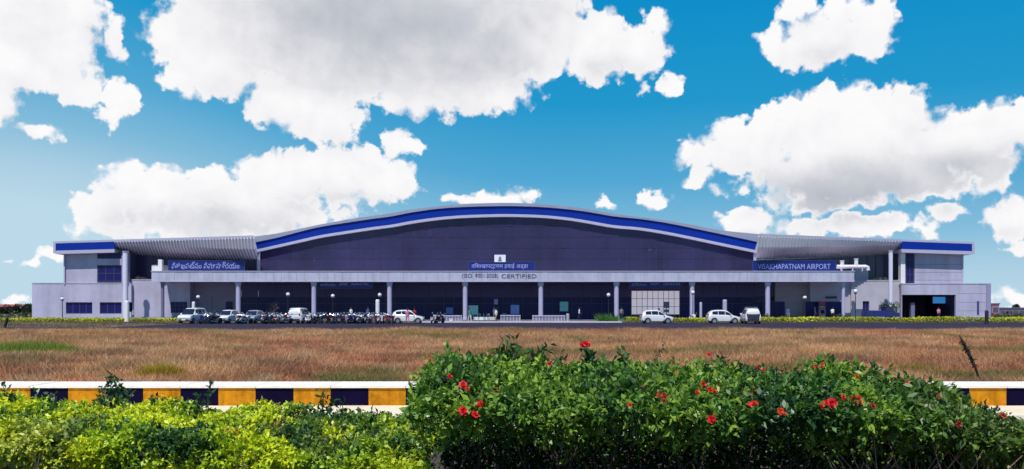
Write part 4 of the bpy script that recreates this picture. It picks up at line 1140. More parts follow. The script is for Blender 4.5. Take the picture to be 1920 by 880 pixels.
for i, (x, Y) in enumerate([(893, 107.5), (904, 107.0), (914, 107.6), (921, 107.1), (948, 108)]):
    o = tp_ if i == 0 else copy_tree(tp_); o.location = (wx(x, Y), Y, 0.004); o.rotation_euler = (0, 0, R(20 + 35 * i)); o.scale = (1, 1, 1)
    tag(o, ['leftmost of the pale luggage trolleys left of the centre of the forecourt', 'second luggage trolley from the left in the cluster of four', 'third luggage trolley from the left in the cluster of four', 'last luggage trolley at the right of the cluster of four', 'lone luggage trolley standing right of the person in white and khaki'][i], 'trolley', 'luggage trolleys at the centre')
# dark notice board on a post before the bright screen
def notice(name, x, y0, y1, w, Y, label, mt, two=False):
    root = tag(empty(name, (wx(x, Y), Y, 0)), label, 'sign'); hw = w / F * Y / 2
    b = MB(); b.tube([(0, 0, 0), (0, 0, wz(y0, Y) - .1)], .05, 8); b.build('post', M['black'], root)
    b = MB(); b.box(-hw, hw, -.08, -.03, wz(y1, Y), wz(y0, Y)); b.build('board', mt, root)
    if two: b = MB(); b.box(-hw * .85, hw * .85, -.08, -.03, wz(y1 + 8, Y), wz(y1 + 2.5, Y)); b.build('lower_board', mt, root)
notice('notice_board', 1249.5, 566, 578, 11, 110, 'dark two part notice board on a post before the bright glazed screen', mat('notice_dark', (0.02,0.03,0.07), .5), True)
notice('notice_board', 398, 555.5, 561, 7, 112, 'small dark round sign plate on the shaded left wall', M['black'])
# black box on a post at far right and dark post at far left
pillar(1850, 582, 612, 6.5, 94, M['black'], 'black post with a boxy head at the right end of the car park', 'bin_post')
pillar(8, 594, 626, 5, 72, M['black'], 'dark leaning post at the far left edge of the field', 'bin_post')
bpy.data.objects[[o.name for o in bpy.data.objects if o.get('label', '').startswith('dark leaning')][0]].rotation_euler = (0, R(16), 0)
# pale boulders and bits of litter on the pavement edge, red kiosk
root = tag(empty('kiosk', (wx(1541, 123), 123, .12)), 'narrow pinkish kiosk under the red board left of the right doors', 'kiosk')
b = MB(); b.box(-.4, .4, -.3, .3, 0, 1.5); b.build('body', mat('kiosk_pink', (.45,.33,.40), .6, noise=.1, nscale=1), root)
b = MB(); b.box(-.46, .46, -.36, .36, 1.5, 1.6); b.build('roof', M['red'], root)
b = MB(); b.box(-.28, .28, -.31, -.301, .8, 1.35); b.build('window', M['carglass'], root)

# backlit posters behind the doors at the centre
def poster(x0, x1, y0, y1, c, e, label):
    Y = YR2 - .35; root = tag(empty('advert_board', (wx((x0 + x1) / 2, Y), Y, .12)), label, 'sign'); w = (wx(x1, Y) - wx(x0, Y)) / 2; z0, z1 = wz(y1, Y) - .12, wz(y0, Y) - .12
    b = MB(); b.box(-w, w, 0, .08, z0, z1); b.build('panel', mat('advert_%d' % x0, c, .4, noise=.5, nscale=1.6, emit=(c, e)), root)
    for s_ in (-1, 1):
        b = MB(); b.box(s_ * w - .05, s_ * w + .05, -.02, .1, 0, z1 + .05); b.build('leg', M['mull'], root)
poster(878, 897, 573, 590, (.10,.30,.38), .35, 'teal lit board just right of the fourth full canopy column')
poster(957, 974, 572, 589, (.06,.14,.42), .35, 'blue lit board left of the centre right canopy column')
poster(1049, 1066, 566, 584, (.05,.22,.28), .4, 'dark teal lit board above the bollard right of centre')
poster(926, 934, 561, 571, (.12,.12,.38), .3, 'small violet blue lit board high up at the centre of the doors')
poster(836, 850, 577, 589, (.03,.08,.32), .3, 'dim blue lit board left of the fourth full canopy column')

# ------------------------------------------------------------------ people
skin = mat('skin', (.20,.10,.065), .6); hair_m = mat('hair_black', (.012,.010,.010), .6); shoe = mat('shoe_black', (.02,.018,.018), .6)
def person(x, Y, rz, shirt, trousers, label, z=0.12, stride=.12, arm=.1, hgt=1.68, seated=False):
    root = tag(empty('person', (wx(x, Y), Y, z), R(rz)), label, 'person')
    k = hgt / 1.72
    V = {'pelvis': (0,0,.93,.15), 'waist': (0,0,1.07,.135), 'chest': (0,0,1.30,.165), 'neck0': (0,0,1.44,.075), 'neck': (0,.01,1.50,.055), 'head': (0,.015,1.60,.092), 'crown': (0,.005,1.68,.078)}
    E = [('pelvis','waist'),('waist','chest'),('chest','neck0'),('neck0','neck'),('neck','head'),('head','crown')]
    for s_, n in ((-1, 'l'), (1, 'r')):
        st = stride * s_
        V.update({'hip'+n: (s_*.10,0,.88,.10), 'knee'+n: (s_*.11,-st*.6+.01,.50,.068), 'ank'+n: (s_*.11,st*-1.0,.09,.042), 'toe'+n: (s_*.12,st*-1.0-.17,.035,.036),
                  'sho'+n: (s_*.17,0,1.40,.068), 'elb'+n: (s_*.24,arm*s_*.6,1.12,.045), 'wri'+n: (s_*.25,arm*s_*1.2-.10,.88,.030), 'han'+n: (s_*.245,arm*s_*1.3-.14,.78,.034)})
        E += [('pelvis','hip'+n),('hip'+n,'knee'+n),('knee'+n,'ank'+n),('ank'+n,'toe'+n),('chest','sho'+n),('sho'+n,'elb'+n),('elb'+n,'wri'+n),('wri'+n,'han'+n)]
    names = list(V); me = bpy.data.meshes.new('body'); me.from_pydata([tuple(c * k for c in V[n][:3]) for n in names], [(names.index(a), names.index(b_)) for a, b_ in E], [])
    o = bpy.data.objects.new('body', me); COL.objects.link(o)
    o.modifiers.new('skin', 'SKIN'); o.modifiers.new('sub', 'SUBSURF').levels = 1
    for i, n in enumerate(names):
        d = me.skin_vertices[0].data[i]; d.radius = (V[n][3] * k * (1.12 if n in ('chest','waist','pelvis') else 1), V[n][3] * k * (.78 if n in ('chest','waist') else 1)); d.use_root = (n == 'pelvis')
    bpy.context.view_layer.update()
    nm = bpy.data.meshes.new_from_object(o.evaluated_get(bpy.context.evaluated_depsgraph_get())); nm.name = 'body'
    o.modifiers.clear(); o.data = nm; bpy.data.meshes.remove(me); o.parent = root
    nm.materials.clear()
    for m in (skin, shirt, trousers, shoe): nm.materials.append(m)
    for p_ in nm.polygons:
        p_.use_smooth = True; c = p_.center / k; ax = abs(c.x)
        p_.material_index = 3 if c.z < .075 else 2 if (c.z < .95 and ax < .2) else (1 if (c.z < 1.46 and (ax < .2 or c.z > 1.16)) else 0)
    b = MB(); b.sphere((0, .035 * k, 1.645 * k), .105 * k, 8); h_ = b.build('hair', hair_m, root, smooth_=True)
    b = MB(); b.tube([(0, -.075 * k, 1.62 * k), (0, -.108 * k, 1.585 * k)], [.010, .017], 6)
    n_ = b.build('nose', skin, root)
    return root
cl = {n: mat('cloth_' + n, c, .8) for n, c in (('red', (.45,.02,.04)), ('white', (.7,.7,.72)), ('blue', (.05,.10,.35)), ('navy', (.02,.025,.07)), ('pink', (.60,.20,.35)), ('khaki', (.28,.22,.13)), ('teal', (.03,.22,.22)), ('grey', (.18,.18,.2)), ('black', (.015,.015,.02)))}
person(777, 104, 20, cl['red'], cl['navy'], 'person in a red shirt standing behind the white hatchback among scooters', 0, .1)
person(764, 96.3, 200, cl['pink'], cl['pink'], 'person in pink clothes walking in front of the white hatchback', 0, .16)
person(1236, 100.6, 10, cl['black'], cl['navy'], 'person in dark clothes standing behind the hatchback by the bright screen', 0, .06)
person(370, 100.5, 160, cl['black'], cl['grey'], 'person in dark clothes between the leftmost car and the short white pillar', 0, .1)
person(403, 108, 0, cl['navy'], cl['black'], 'person in navy clothes in the shade left of the first full column', .004, .1)
person(881, 106.4, 40, cl['teal'], cl['white'], 'person in a teal top near the luggage trolleys', .004, .14)
person(930, 107, -60, cl['white'], cl['khaki'], 'person in a white shirt and khaki trousers right of the luggage trolleys', .004, .16)
person(927, 116, 30, cl['blue'], cl['grey'], 'person in a blue shirt farther back under the canopy at centre', .12, .1)
person(1165, 114, -30, cl['grey'], cl['navy'], 'person in grey right of the spiky shrub under the canopy', .12, .12)
person(1086, 116, 90, cl['white'], cl['navy'], 'person in white far back under the canopy right of the bollard', .12, .14)
person(1561, 119, 0, cl['white'], cl['black'], 'person in a white shirt before the right hand doors', .12, .1)
person(1528, 118, 60, cl['navy'], cl['navy'], 'person in dark clothes at the doorway left of the kiosk', .12, .1)
person(1478, 114, 0, cl['blue'], cl['khaki'], 'person in a blue shirt right of the last lit canopy column', .12, .1)
person(1760, 121, 0, cl['pink'], cl['navy'], 'person in a pink shirt inside the dark loading bay', .12, .1)
person(658, 112, -40, cl['white'], cl['navy'], 'person in white behind the motorcycle row under the left entrance sign', .12, .1)
person(690, 113, 40, cl['blue'], cl['navy'], 'person in blue behind the motorcycles left of the white pillar', .12, .1)

# ================================================================== vegetation
def leaves(name, P, D, length, width, cols, parent=None, rg=rng, fold=.25, m=None):
    """folded diamond leaves: base P, direction D (unit), one mesh"""
    n = len(P); D = D / np.linalg.norm(D, axis=1, keepdims=True)
    r = rg.normal(size=(n, 3)) * .6 + np.array([0, -.25, .85]); S = np.cross(D, r); S /= np.linalg.norm(S, axis=1, keepdims=True) + 1e-9; U = np.cross(S, D)
    L = (length * rg.uniform(.65, 1.25, n))[:, None]; W = (width * rg.uniform(.7, 1.2, n))[:, None] / 2
    mid = P + D * L * .48; up = U * W * fold * 2 * np.sign(U[:, 2:3] + 1e-6)
    v = np.stack([P, mid + S * W + up, P + D * L - up * .3, mid - S * W + up], 1).reshape(-1, 3)
    q = np.arange(len(v)).reshape(-1, 4)
    return np_mesh(name, v, q, m or LEAF, np.repeat(np.clip(cols, 0, 1), 4, 0), parent)

def twiggy(C, Nn, per, tw_len, rg=rng):
    """turn twig bases into leaf bases and directions; returns P, D, twig index"""
    n = len(C); d = Nn + rg.normal(size=(n, 3)) * .45 + np.array([0, 0, .35]); d /= np.linalg.norm(d, axis=1, keepdims=True)
    L = tw_len * rg.uniform(.5, 1.2, n)
    idx = np.repeat(np.arange(n), per); t = rg.random(len(idx))
    P = C[idx] + d[idx] * (L[idx] * t)[:, None]
    D = d[idx] * .55 + rg.normal(size=(len(idx), 3)) * .62
    return P, D, idx, t

HC_PX = [(780,730),(792,704),(815,688),(850,683),(900,684),(960,676),(1010,680),(1040,690),(1100,682),(1180,676),(1260,680),(1340,692),(1450,696),(1550,700),(1650,706),(1720,714),(1790,726),(1835,746),(1868,776),(1890,815),(1905,850),(1922,880)]
YCR = 7.6
HX = [wx(a, YCR) for a, _ in HC_PX]; HZv = [wz(b_ + 15 + max(0, a_ - 1450) * .035, YCR) for a_, b_ in HC_PX]
def crest(X): return np.interp(X, HX, HZv)
def hedge_surf(X, t, back=9.0, front=6.25):
    """t: 0 back foot .. 0.45 crest .. 0.7 widest front .. 1 recessed foot; returns (Y, Z)"""
    H = crest(X); lump = (vnoise(X * 1.0, t * 3.0, .45, 21) - .5) * .24 + (vnoise(X, t * 4, .2, 22) - .5) * .08
    zs = np.clip(H * .74, .2, None); s_ = np.clip(H / 1.15, .3, 1.05)
    zz = np.interp(t, [0, .2, .45, .6, .7, .85, 1.0], [.35, .82, 1.0, .94, .80, .52, .22]) * H
    yy = np.interp(t, [0, .2, .45, .6, .7, .85, 1.0], [.70, .95, 0, -.70, -1.0, -.25, .25])
    cy = YCR - .05; half = np.where(yy > 0, (back - cy), (cy - front)) * s_
    return cy + yy * half + lump * .3 * np.sign(yy - .01), zz + lump * np.clip(1 - np.abs(yy) * .5, .3, 1)
def surf_sample(n, x0, x1, tw, surf, rg=rng):
    X = rg.uniform(x0, x1, n); t = np.interp(rg.random(n), np.cumsum([0] + tw) / sum(tw), np.linspace(0, 1, len(tw) + 1))
    Y, Z = surf(X, t); e = .01; Y2, Z2 = surf(X, np.clip(t + e, 0, 1)); Y1, Z1 = surf(X, np.clip(t - e, 0, 1))
    ty, tz = Y2 - Y1, Z2 - Z1; Nn = np.stack([rg.normal(size=n) * .1, tz, -ty], -1)
    # outward: away from the section's middle
    out = np.stack([np.zeros(n), Y - YCR, Z - .6], -1); sgn = np.sign((Nn * out).sum(1))[:, None]; Nn = Nn * sgn
    Nn /= np.linalg.norm(Nn, axis=1, keepdims=True) + 1e-9
    return X, Y, Z, Nn, t

fh = tag(empty('flowering_hedge', (1.6, 7.6, 0)), 'tall dark green flowering hedge dotted with red blooms in the right foreground', 'hedge')
INV = Matrix.Translation((-1.6, -7.6, 0))
def adopt(o, root, inv): o.parent = root; o.matrix_parent_inverse = inv; return o
def green_cols(X, Z, idx, t, n_tw, base, light, dark, rg=rng):
    c = rg.random(n_tw); patch = vnoise(X, Z * 2.0, .38, 31)
    k = np.clip(c[idx] * .75 + (patch[idx] - .5) * .9 + (t - .5) * .35, 0, 1)[:, None]
    col = np.where(k < .5, dark + (base - dark) * k * 2, base + (light - base) * (k - .5) * 2)
    return col * rg.uniform(.8, 1.2, (len(idx), 1))
n = 11500
X, Y, Z, Nn, t_ = surf_sample(n, -.72, 4.58, [.5, 1.1, 1.9, 1.9, 2.0, 1.7, .55, .25], hedge_surf)
C = np.stack([X, Y, Z], -1) - Nn * (rng.random(n) ** 1.5 * .20)[:, None]
P, D, idx, tt = twiggy(C, Nn, 9, .13)
base, light, dark = np.array([.090,.215,.026]), np.array([.29,.44,.05]), np.array([.022,.070,.024])
cols = green_cols(X, Z, idx, tt, n, base, light, dark)
yl = np.clip((X - 2.6) / 1.5, 0, 1)[idx][:, None] * np.clip((vnoise(X, Z, .5, 44) - .25) * 1.6, 0, 1)[idx][:, None]      # the right end is yellower
P = P + 0; cols = cols * (1 - yl * .7) + np.array([.24,.29,.045]) * yl * .7
sz = rng.uniform(.5, 1.35, n)[idx]; fol = adopt(leaves('foliage', P, D, .058 * sz, .028 * sz, cols), fh, INV)
# sparse inner leaves, the shade of the hedge's core put into their dark tint
n = 36000
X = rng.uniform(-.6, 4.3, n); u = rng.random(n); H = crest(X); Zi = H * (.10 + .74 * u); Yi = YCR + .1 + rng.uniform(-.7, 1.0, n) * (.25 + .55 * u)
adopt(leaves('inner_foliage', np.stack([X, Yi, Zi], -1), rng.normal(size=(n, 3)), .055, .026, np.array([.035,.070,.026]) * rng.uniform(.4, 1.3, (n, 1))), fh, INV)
# stems and dead twigs in the open foot of the hedge
def stems(n, x0, x1, yc, h0, h1, rad, m, name, root, inv, tilt=.35, seed=1, yr=.5):
    r = random.Random(seed); b = MB()
    for i in range(n):
        x, y = r.uniform(x0, x1), yc + r.uniform(-yr, yr * .6); h = r.uniform(h0, h1); a, l = r.uniform(-1, 1), r.uniform(-1, 1)
        p = [(x, y, 0), (x + a * tilt * h * .3, y + l * tilt * h * .2, h * .45), (x + a * tilt * h, y + l * tilt * h * .6, h)]
        b.tube(p, [rad, rad * .75, rad * .35], 5)
        for _ in range(2):
            q = Vector(p[1]); e = q + Vector((r.uniform(-.25, .25), r.uniform(-.25, .1), r.uniform(.05, .3))); b.tube([q, e], [rad * .5, rad * .2], 4)
    o = b.build(name, m); return adopt(o, root, inv)
bark = mat('stem_bark', (.16,.10,.085), .9, noise=.3, nscale=8)
stems(60, -.6, 4.3, 7.6, .5, .95, .011, mat('dark_bark', (.055,.04,.035), .9), 'stems', fh, INV, seed=4)
dry = mat('dry_twig', (.34,.22,.17), .9)
stems(45, 2.5, 3.9, 6.9, .45, .75, .007, dry, 'dry_twigs', fh, INV, tilt=.8, seed=9, yr=.3)

# flowers: ruffled five petalled blooms, one object each
def bloom(seed, r0, c):
    r = random.Random(seed); b = MB()
    for k in range(5):
        a = k * 1.257 + r.uniform(-.2, .2); w = r0 * .62; ca, sa = math.cos(a), math.sin(a)
        def q(u, v_, h): return (ca * u - sa * v_, sa * u + ca * v_, h)
        z1, z2 = r.uniform(.1, .35) * r0, r.uniform(.2, .7) * r0
        b.add([q(0, 0, 0), q(r0 * .5, -w, z1), q(r0 * 1.05, -w * .55, z2), q(r0 * 1.1, w * .5, z2 * .7), q(r0 * .5, w, z1 * 1.2)], [(0, 1, 2, 3, 4)])
        b.add([q(.003, 0, .004), q(r0 * .35, -w * .5, z1 + .5 * r0), q(r0 * .62, 0, z2 + .45 * r0), q(r0 * .35, w * .5, z1 + .5 * r0)], [(0, 1, 2, 3)])
    b.tube([(0, 0, 0), (0, 0, r0 * 1.0)], [r0 * .07, r0 * .1], 5)
    me_o = b.build('flower', mat('petal_%s' % c[0], c[1], .55)); me = me_o.data; bpy.data.objects.remove(me_o); return me
REDS = ('red', (.60,.012,.010)); ORNG = ('orange', (.62,.065,.015)); DRED = ('deep_red', (.34,.015,.02)); WHT = ('white', (.8,.8,.75))
bl = {c[0]: [bloom(i + 10 * j, .030, c) for i in range(3)] for j, c in enumerate((REDS, ORNG, DRED, WHT))}
TT = np.linspace(.12, .98, 120)
def on_hedge(fx, fy):
    best = None
    for t in TT:
        Xv = (fx - 960) / F * 7.0
        for _ in range(3):
            Yv, Zv = hedge_surf(np.array([Xv]), np.array([t])); Xv = (fx - 960) / F * Yv[0]
        yy = HZ - (Zv[0] - EYE) / Yv[0] * F; e = abs(yy - fy) + (0 if t > .42 else 6)
        if best is None or e < best[0]: best = (e, Xv, Yv[0], Zv[0])
    _, Xv, Yv, Zv = best; p = px(fx, fy, Yv - .22); return p
FL = [(842,708,'red',1.2),(868,722,'red',1.3),(899,761,'red',1.7),(894,764,'red',1.2),(867,772,'red',1.5),(890,779,'red',1.3),(928,670,'orange',1.0),(917,666,'red',.8),(1030,684,'deep_red',1.1),
 (1230,716,'red',1.4),(1235,744,'red',1.3),(1240,751,'deep_red',1.5),(850,679,'orange',1.0),(806,678,'red',.9),(930,733,'deep_red',.9),(1328,667,'red',1.2),(1420,692,'deep_red',1.3),(1431,695,'red',1.0),
 (1317,722,'red',1.3),(1305,738,'orange',1.5),(1337,735,'orange',1.4),(1343,727,'orange',1.2),(1380,728,'red',1.2),(1388,731,'orange',1.1),(1350,737,'orange',1.1),(1414,739,'red',2.0),(1408,742,'red',1.4),(1414,762,'red',1.9),(1422,763,'red',1.3),
 (1333,787,'red',1.4),(1540,685,'orange',1.0),(1557,757,'red',1.7),(1563,754,'red',1.2),(1602,751,'orange',1.8),(1608,747,'red',1.1),(1605,708,'orange',1.2),(1721,757,'red',1.9),(1718,754,'red',1.3),(1538,763,'red',1.2),(1462,772,'orange',1.2),
 (1635,762,'deep_red',1.1),(1880,780,'deep_red',1.2),(1795,797,'deep_red',1.2),(1868,764,'red',.9),(1592,700,'orange',1.0),(1438,741,'white',1.1),(1484,772,'white',.8),(938,801,'white',.8),(1188,706,'orange',.8),(1205,727,'deep_red',.9),(1650,724,'deep_red',1.0),(1496,714,'deep_red',.9),(1098,646,'red',1.5),(1091,647,'red',1.2),(1104,649,'orange',1.0),(1348,730,'orange',1.0),(1330,731,'red',1.0),(1296,728,'orange',.9),(1366,724,'orange',.9),(1372,738,'red',.9),(1243,742,'red',1.2),(1580,746,'red',1.0),(1612,755,'orange',1.1),(1470,778,'orange',.9),(1548,757,'red',1.1),(1700,716,'orange',.8),(1470,700,'red',.8),(1530,690,'red',.9),(1155,724,'deep_red',.9),(875,730,'red',.9),(1760,745,'red',.8),(1180,760,'red',.7),(1268,700,'orange',.8)]
for i, (fx, fy, c, s_) in enumerate(FL):
    p = on_hedge(fx, fy)
    o = bpy.data.objects.new('flower', bl[c][i % 3]); COL.objects.link(o); adopt(o, fh, INV)
    o.location = p; o.scale = (s_ * .74,) * 3; o.rotation_euler = (R(random.uniform(25, 85)), R(random.uniform(-25, 25)), R(random.uniform(0, 360)) * .2)
    if c == 'white': o['label'] = 'small white bloom among the red ones'

def shoot(root, inv, x, y0, y1, Y, col, nl=34, lean=.05, ll=.075, lw=.036, name='shoot', spread=.06):
    """one upright leafy shoot standing clear of the clipped top"""
    a, b_ = px(x, y1, Y), px(x, y0, Y); b_ = b_ + Vector((lean, 0, 0)); m = a.lerp(b_, .5) + Vector((-lean * .3, .02, 0))
    b = MB(); b.tube([a - Vector((0, 0, .15)), m, b_], [.006, .005, .003], 5); st = adopt(b.build(name, bark), root, inv)
    t = rng.random(nl) ** .8; A, B_ = np.array(a), np.array(b_); P_ = A + (B_ - A) * t[:, None] + rng.normal(size=(nl, 3)) * spread * .3
    D_ = rng.normal(size=(nl, 3)) + np.array([0, 0, .5])
    o = leaves('leaves', P_, D_, ll, lw, np.array(col) * rng.uniform(.6, 1.5, (nl, 1))); o.parent = st
    return st
dk = (.045,.115,.030)
for x, y0, y1, l in ((948,636,686,.02),(962,646,684,.03),(935,655,688,-.02),(1012,652,684,.05),(1000,660,688,-.03),(1098,650,690,.0),(1104,664,690,.02),(1168,660,684,.02),(1045,672,695,.02),(1350,676,700,.01),(1390,680,702,-.02),(830,676,700,-.02),(890,674,694,.02),(1560,684,706,.01),(1640,688,710,.02)):
    shoot(fh, INV, x, y0, y1, YCR, dk, 26, l)

# golden clipped hedge on the left, and its continuation on the right
def gold_surf(X, t):
    H = np.interp(X, [-8, -4.2, -2.4, -1.4, -.6, 4.0, 9], [.775, .765, .725, .62, .565, .63, .68]) + (vnoise(X, t * 2, .7, 51) - .5) * .09
    lump = (vnoise(X, t * 3.5, .28, 52) - .5) * .17
    zz = np.interp(t, [0, .15, .3, .62, .75, 1.0], [.3, .85, 1.0, .97, .84, .25]) * H
    yy = np.interp(t, [0, .15, .3, .62, .75, 1.0], [8.75, 8.78, 8.5, 7.05, 6.82, 6.98])
    return yy + lump * .4, zz + lump
def gold_hedge(x0, x1, n, label):
    cx = (x0 + x1) / 2; root = tag(empty('golden_hedge', (cx, 7.8, 0)), label, 'hedge'); inv = Matrix.Translation((-cx, -7.8, 0))
    X, Y, Z, Nn, t_ = surf_sample(n, x0, x1, [.3, .8, 1.6, 2.2, 2.2, 2.6, 1.6, 1.0], gold_surf)
    # keep outward normals for this lower section
    Nn = Nn * np.sign((Nn * np.stack([np.zeros(n), Y - 7.8, Z - .4], -1)).sum(1))[:, None]
    C = np.stack([X, Y, Z], -1) - Nn * (rng.random(n) ** 1.5 * .15)[:, None]
    P, D, idx, tt = twiggy(C, Nn, 9, .08)
    k = np.clip(rng.random(n) * .6 + .30 + (vnoise(X, Y + Z, .30, 61) - .5) * 1.9 + (tt.reshape(n, 9).mean(1) - .5) * .2, 0, 1)
    gold, lime, deep = np.array([.68,.74,.025]), np.array([.38,.56,.03]), np.array([.045,.12,.028])
    kk = k[idx][:, None]; cols = np.where(kk < .25, deep + (lime - deep) * kk / .25, lime + (gold - lime) * (kk - .25) / .75)
    pz = vnoise(X, Y * 1.3 + Z, .5, 63)[idx][:, None]
    cols = np.where(pz > .70, cols * .25 + np.array([.06,.15,.04]) * .75, cols)              # darker plants growing through
    sil = np.exp(-((X + 3.75) / .22) ** 2 - ((Y - 7.0) / .5) ** 2)[idx][:, None]; cols = cols * (1 - sil * .5) + np.array([.24,.28,.14]) * sil * .5
    oc = (np.clip((vnoise(X, Z + Y, .22, 66) - .80) * 6, 0, .7) * (X > -3))[idx][:, None]; cols = cols * (1 - oc) + np.array([.45,.30,.04]) * oc
    right = np.clip((X + 1.75) / .6, 0, 1)[idx][:, None] * (x0 < 0); cols = cols * (1 - right * .35) + np.array([.12,.28,.03]) * right * .35
    cols *= rng.uniform(.8, 1.2, (len(cols), 1))
    adopt(leaves('foliage', P, D, .046, .028, cols), root, inv)
    ni = int(n * 1.6); Xi = rng.uniform(x0, x1, ni)
    adopt(leaves('inner_foliage', np.stack([Xi, rng.uniform(7.0, 8.6, ni), rng.uniform(.15, .66, ni)], -1), rng.normal(size=(ni, 3)), .04, .022, np.array([.06,.09,.03]) * rng.uniform(.4, 1.3, (ni, 1))), root, inv)  # inner leaves tinted dark, shade inside the hedge painted into the colour
    stems(int((x1 - x0) * 26), x0 + .1, x1 - .1, 7.2, .3, .62, .009, bark, 'stems', root, inv, seed=int(abs(x0) * 10))
    stems(int((x1 - x0) * 12), x0 + .1, x1 - .1, 6.85, .3, .52, .005, dry, 'dry_twigs', root, inv, tilt=.8, seed=7, yr=.12)
    return root, inv
gh, ginv = gold_hedge(-6.6, -.72, 12500, 'bright yellow green clipped hedge in the left foreground below the striped kerb')
gr_, grinv = gold_hedge(4.15, 6.4, 4200, 'small stretch of yellow green hedge at the far right behind the flowering hedge')
dk2 = (.035,.10,.030)
for x, y0, y1, l, nl in ((205,702,765,.02,46),(213,718,765,.08,30),(196,730,768,-.05,26),(240,738,768,.04,18),(95,738,770,.02,26),(72,742,772,-.02,18),(388,728,772,.05,18),(372,745,772,.02,16),(604,738,785,.02,34),(612,752,785,.05,22),(288,742,770,.02,14),(6,728,775,.01,40),(20,740,775,.03,22),(640,758,790,.02,20),(700,772,798,.01,14)):
    shoot(gh, ginv, x, y0, y1, 8.2, dk2, nl, l * .7, .07, .032)

# low far hedges along the lawn
def far_hedge(x0, x1, Y, h, label, col1, col2):
    cx = (x0 + x1) / 2; root = tag(empty('low_hedge', (cx, Y, 0)), label, 'hedge'); inv = Matrix.Translation((-cx, -Y, 0))
    n = int((x1 - x0) * 170); X = rng.uniform(x0, x1, n); t = rng.random(n); yy = Y + rng.uniform(-.35, .5, n)
    hh = h * (1 + (vnoise(X, X * 0, 2.2, 77) - .5) * .35); Z = np.where(t < .55, hh - rng.random(n) * .08, rng.random(n) * hh); yy = np.where(t < .55, yy, Y - .35 + rng.random(n) * .08)
    top = np.clip(Z / h, 0, 1)[:, None]; pt = np.clip((vnoise(X, yy, 1.6, 78) - .3) * 2, 0, 1)[:, None]
    cols = (np.array(col2) + (np.array(col1) - np.array(col2)) * np.clip(.35 + pt * .7, 0, 1)) * rng.uniform(.75, 1.25, (n, 1))
    adopt(leaves('foliage', np.stack([X, yy, Z], -1), rng.normal(size=(n, 3)) + np.array([0, -.2, .5]), .20, .13, cols), root, inv)
    n2 = n // 2; adopt(leaves('lower_foliage', np.stack([rng.uniform(x0, x1, n2), Y + rng.uniform(-.3, .3, n2), rng.uniform(.02, h * .75, n2)], -1), rng.normal(size=(n2, 3)), .2, .13, np.array([.10,.12,.035]) * rng.uniform(.5, 1.3, (n2, 1))), root, inv)
yel, olv = (.72,.74,.05), (.34,.38,.04)
far_hedge(-68, wx(338, 106), 106.3, .46, 'low yellow green hedge along the lawn before the left wing', yel, olv)
far_hedge(wx(1175, 104), 72, 104.3, .52, 'low yellow green hedge running right behind the white cars to the right wing', yel, olv)
# dusty verge between car park and field
xv = rng.uniform(-75, 75, 9000); yv = 60.8 + 7 * rng.random(9000) ** 2.2
tag(grass('verge_weeds', xv, yv, np.zeros(9000) + .0, .06 + .34 * np.clip(vnoise(xv, yv, 1.5, 88) - .2, 0, 1), .2, .02, np.array([.22,.16,.15]) * np.ones((9000, 1)) , 3, GRASS, .8), kind='stuff', label='dusty weeds on the verge where the field meets the car park', cat='weeds')
xv = rng.uniform(-75, 75, 5200); yv = rng.uniform(102.4, 103.9, 5200); kp = (xv < wx(336, 103)) | (xv > wx(1170, 103)); xv, yv = xv[kp], yv[kp]
tag(grass('roadside_weeds', xv, yv, xv * 0, .12 + .14 * vnoise(xv, yv, 1.2, 89), .25, .03, np.array([.20,.17,.09]) * np.ones((len(xv), 1)), 4, GRASS, .8), kind='stuff', label='olive brown weeds along the car park edge below the low hedges', cat='weeds')

xv = rng.uniform(-95, wx(336, 95), 9000); yv = rng.uniform(78, 103, 9000)
tag(grass('lawn_weeds', xv, yv, xv * 0, .06 + .22 * vnoise(xv, yv, 2.5, 93), .3, .04, np.array([.27,.20,.13]) * (.5 + vnoise(xv, yv, 3, 94))[:, None], 4, GRASS, 1.2), kind='stuff', label='brownish weeds on the verge before the left wing', cat='weeds')
def spiky(x, y0, y1, Y, n, length, col, label, wd=.07):
    p = px(x, y1, Y); p.z = max(p.z, 0); root = tag(empty('spiky_shrub', p), label, 'shrub')
    a = rng.random(n) * 6.283; e = rng.uniform(.35, 1.4, n); D_ = np.stack([np.cos(a) * np.cos(e), np.sin(a) * np.cos(e), np.sin(e)], -1)
    leaves('fronds', rng.normal(size=(n, 3)) * np.array([length * .4, .2, .02]), D_, length, wd, np.array(col) * rng.uniform(.6, 1.5, (n, 1)), root)
    b = MB(); b.tube([(0, 0, -.02), (0, 0, .18)], [.09, .06], 8); b.build('stem', bark, root)
spiky(1132, 585, 604, 107.5, 170, 1.15, (.09,.24,.05), 'spiky bright green shrub on the lawn edge left of the bright screen')
spiky(1151, 585, 604, 108.5, 150, 1.05, (.10,.26,.06), 'second spiky green shrub touching the canopy column left of the bright screen')
spiky(1176, 592, 602, 109, 80, .6, (.04,.10,.03), 'small dark shrub between the spiky shrubs and the first white hatchback')

